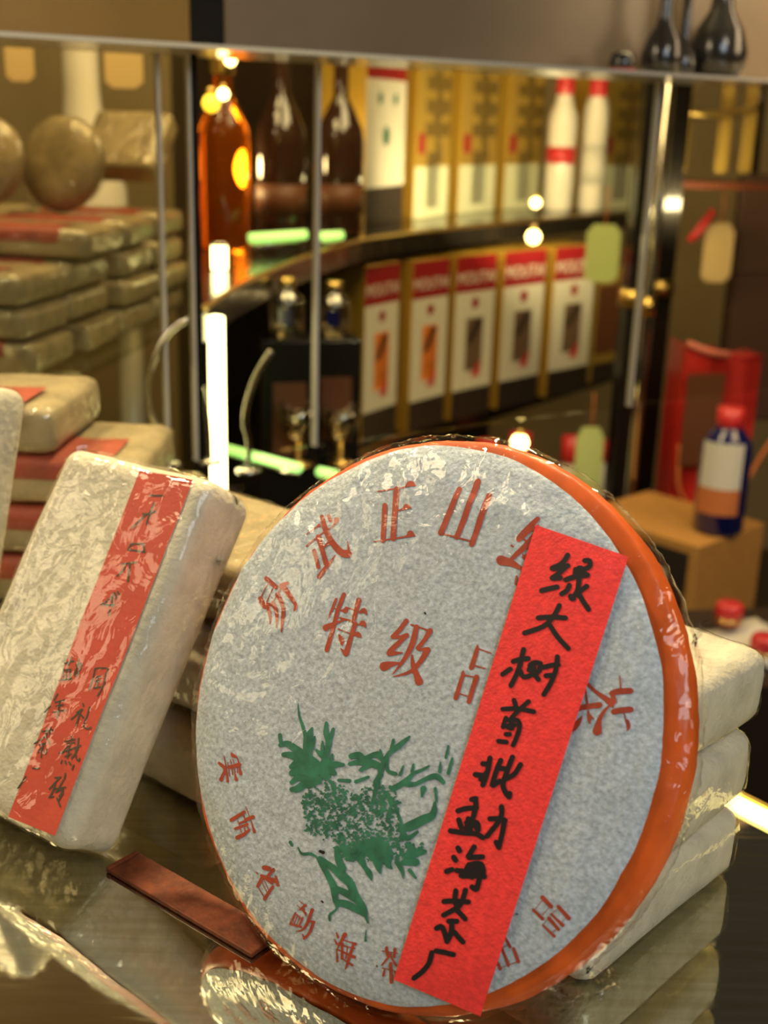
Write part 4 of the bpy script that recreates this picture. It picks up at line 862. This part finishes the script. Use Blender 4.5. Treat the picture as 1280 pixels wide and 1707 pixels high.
# red gift bag with cord handles
a, b, c = at(1112, 870, 1.98), at(1242, 880, 2.0), at(1180, 570, 2.0)
gb = thing('gift_bag', 'glossy red gift bag with orange cord handles behind the blue bottle', 'bag', (a.x, a.y, zp-0.10), 0.15)
o = thing('display_plinth', 'dark block under the red gift bag', 'plinth', (a.x, a.y, zp-0.10), 0.15); link('plinth_body', box_bm(0.0, (b-a).length, -0.01, 0.10, -0.9-(zp-0.10)+0.001, -0.001), M_brown, o, smooth=False)
Wb, Hb = (b-a).length, c.z - zp + 0.10
bm = bmesh.new()
for s, x0, x1, h0, h1, y in ((0, 0, Wb*0.52, Hb, Hb*0.94, 0.0), (1, Wb*0.5, Wb, Hb*0.95, Hb*0.93, 0.018)):
    vs_ = []
    for (x, z, yy) in ((x0, 0, 0), (x1, 0, 0), (x1, h1, 0), ((x0+x1)/2, (h0+h1)/2-0.008, -0.012), (x0, h0, 0)):
        vs_.append((x, y+yy, z))
    f1 = [bm.verts.new(q_) for q_ in vs_]; f2 = [bm.verts.new((q_[0], q_[1]+0.07, q_[2])) for q_ in vs_]
    bm.faces.new(f1); bm.faces.new(f2[::-1])
    for i in range(5): j = (i+1) % 5; bm.faces.new((f1[i], f2[i], f2[j], f1[j]))
bmesh.ops.recalc_face_normals(bm, faces=bm.faces[:])
link('bag_body', bm, M_redbag, gb, smooth=False)
link('handle', tube_bm(smooth_path([(0.006, -0.006, Hb*0.50), (0.008, -0.012, Hb*0.30), (0.03, -0.016, Hb*0.20), (0.055, -0.014, Hb*0.24), (0.068, -0.01, Hb*0.36)], 6), 0.0035, 8), M_rope, gb)
link('handle', tube_bm(smooth_path([(Wb*0.9, 0.0, Hb*0.25), (Wb*1.05, -0.005, Hb*0.42), (Wb*1.2, -0.01, Hb*0.55)], 6), 0.004, 8), M_rope, gb)
link('inner_panel', box_bm(0.004, Wb*0.48, -0.013, -0.0125, Hb*0.40, Hb*0.86), M_cellar, gb, smooth=False)
link('rim', tube_bm(smooth_path([(0.002, 0.0, Hb), (Wb*0.26, -0.013, Hb*0.965), (Wb*0.52, 0.0, Hb*0.945)], 5), 0.006, 8), mat('pink_rim_highlight', (0.75, 0.22, 0.16), 0.35), gb)  # pink colour carries the highlight along the bag's open rim
link('rim', tube_bm([(Wb*0.5, 0.018, Hb*0.95), (Wb*0.75, 0.006, Hb*0.93), (Wb, 0.018, Hb*0.93)], 0.003, 8), M_redcap, gb)
link('emblem', lathe_bm([(0, 0.004), (0.012, 0.003), (0.014, 0)], 20), M_brass, gb, loc=(Wb*0.72, 0.014, Hb*0.55)).rotation_euler = (math.pi/2, 0, 0)
# hanging brown cloth panel with a tag and a red ribbon, gold rack above
a, b = at(1196, 700, 2.5), at(1330, 700, 2.5); c = at(1240, 292, 2.5)
o = thing('hanging_bag', 'dark brown leather satchel hanging with a cream tag at right', 'bag', (a.x, 2.5, a.z), 0.0)
bm = box_bm(0, (b-a).x, 0, 0.06, 0, c.z-a.z, 0.006)
link('bag_body', bm, M_brown if False else mat('brown_leather', (0.075, 0.032, 0.018), 0.5), o, smooth=False)
link('strap', tube_bm([(0.02, 0.02, c.z-a.z), (0.01, 0.0, c.z-a.z+0.2), (0.0, 0, c.z-a.z+0.5)], 0.010, 8), M_black, o)
link('flap', box_bm(-0.006, (b-a).x+0.004, -0.006, 0.0, (c.z-a.z)*0.62, c.z-a.z+0.004, 0.002), mat('brown_leather_flap', (0.09, 0.042, 0.022), 0.45), o, smooth=False)
hang_tag(1178, 1226, 372, 470, 2.42, 'cream tag hanging on the brown satchel at right')
P = [at(1148, 402, 2.4), at(1165, 385, 2.4), at(1190, 350, 2.4)]
o = thing('ribbon', 'short red ribbon beside the cream tag at right', 'ribbon', P[0]); link('ribbon_strip', tube_bm([q-P[0] for q in P], [0.006, 0.009, 0.007], 8), M_redcap, o)
link('knot', lathe_bm([(0, -0.009), (0.009, -0.004), (0.009, 0.004), (0, 0.009)], 12), M_redcap, o, loc=P[1]-P[0])
a = at(1120, 290, 2.3)
gr = thing('gold_rack', 'dim gold bar rack with a curved rail in the upper right corner', 'rack', a)
for px in (1132, 1200, 1240):
    q = at(px, 288, 2.3); t = at(px+6, 120, 2.3); link('bar', box_bm(q.x-a.x-0.011, q.x-a.x+0.011, -0.006, 0.006, q.z-a.z, t.z-a.z+0.1, 0.002), M_goldd, gr, smooth=False)
P = [at(x, y, 2.28)-a for x, y in ((1118,172),(1150,186),(1190,190),(1230,186),(1262,174))]
link('rail', tube_bm(smooth_path(P, 5), 0.007, 8), M_brass, gr)
q0, q1 = at(1090, 300, 2.3), at(1300, 306, 2.3)
link('shelf_rail', box_bm(q0.x-a.x, q1.x-a.x, -0.03, 0.05, q0.z-a.z-0.012, q0.z-a.z, 0.002), M_wood, gr, smooth=False)
# white paper sheets and red caps low at right
q = at(1235, 1075, 1.35); o = thing('paper_sheets', 'loose white paper sheets lying low behind the right brick stack', 'paper', (q.x, q.y, q.z-0.006), 0.15)
for k in range(3):
    bm = bmesh.new(); pv = None
    for i in range(9):
        r1 = [bm.verts.new((-0.06+0.016*i, -0.05+0.02*j, 0.004*k + 0.004*math.sin(i*0.8+k)+0.003*math.sin(j*1.3))) for j in range(6)]
        if pv:
            for j in range(5): bm.faces.new((pv[j], r1[j], r1[j+1], pv[j+1]))
        pv = r1
    ob = link('sheet', bm, M_white, o); ob.rotation_euler = (0, 0, 0.15*k); sm = ob.modifiers.new('solid', 'SOLIDIFY'); sm.thickness = 0.0006
o = thing('display_plinth', 'dark low plinth under the loose white paper sheets', 'plinth', (q.x, q.y, q.z-0.012), 0.15)
link('plinth_body', box_bm(-0.12, 0.3, -0.09, 0.14, -0.9-(q.z-0.012)+0.001, 0), M_brown, o, smooth=False)
for (px, py, Y, lb) in ((1215, 1020, 1.40, 'red round cap lying behind the white sheets'), (1275, 1075, 1.33, 'red round cap at the right edge on the white sheets')):
    q = at(px, py, Y); oo = thing('bottle_cap', lb, 'cap', (q.x, q.y, q.z-0.012)); link('cap_shell', lathe_bm([(0, 0.024), (0.015, 0.024), (0.0175, 0.020), (0.018, 0.0), (0.016, 0), (0.015, 0.018), (0, 0.02)], 28), M_redcap, oo)
    link('cap_ring', lathe_bm([(0.018, 0.002), (0.019, 0.003), (0.019, 0.006), (0.018, 0.007)], 28), M_brass, oo)
# solid dark bottles standing in for reflections in the glossy header panel
for (px, Rr, Hh, lb) in ((1195, 0.031, 0.16, 'black bulbous reflected bottle with long neck, built solid on the header shelf, rightmost'), (1103, 0.022, 0.15, 'black slim-necked reflected bottle, built solid on the header shelf, second from right'), (1138, 0.016, 0.15, 'black narrow reflected bottle, built solid behind two others on the header shelf'), (1038, 0.014, 0.024, 'small dark red-footed jar on the header shelf')):
    of = 0.036 if px != 1138 else 0.046; s = g_off(px, 100, of); q = gA + gd*s + gn*of
    o = thing('reflected_bottle' if Hh > 0.1 else 'jar', lb, 'bottle' if Hh > 0.1 else 'jar', (q.x, q.y, zt+0.0037))
    k = 0.95
    if Hh > 0.1: link('bottle_body', lathe_bm([(0, 0), (Rr*0.7, 0), (Rr*0.95, Rr*0.35), (Rr, Rr*0.9), (Rr*0.8, Rr*1.6), (Rr*0.42, Rr*2.2), (Rr*0.32, Rr*2.8), (Rr*0.30, Hh), (0, Hh)], 32), M_black, o); link('wax_seal', lathe_bm([(Rr*0.33, Hh*0.80), (Rr*0.36, Hh*0.82), (Rr*0.36, Hh*1.01), (0, Hh*1.01)], 20), M_redbox, o)
    else: link('jar_body', lathe_bm([(0, 0), (Rr*0.8, 0), (Rr, Hh*0.4), (Rr*0.8, Hh*0.8), (0, Hh)], 24), M_black, o); link('foot_ring', lathe_bm([(Rr*0.8, 0), (Rr*0.95, 0.001), (Rr*0.98, 0.004), (Rr*0.9, 0.006)], 24), M_redbox, o)
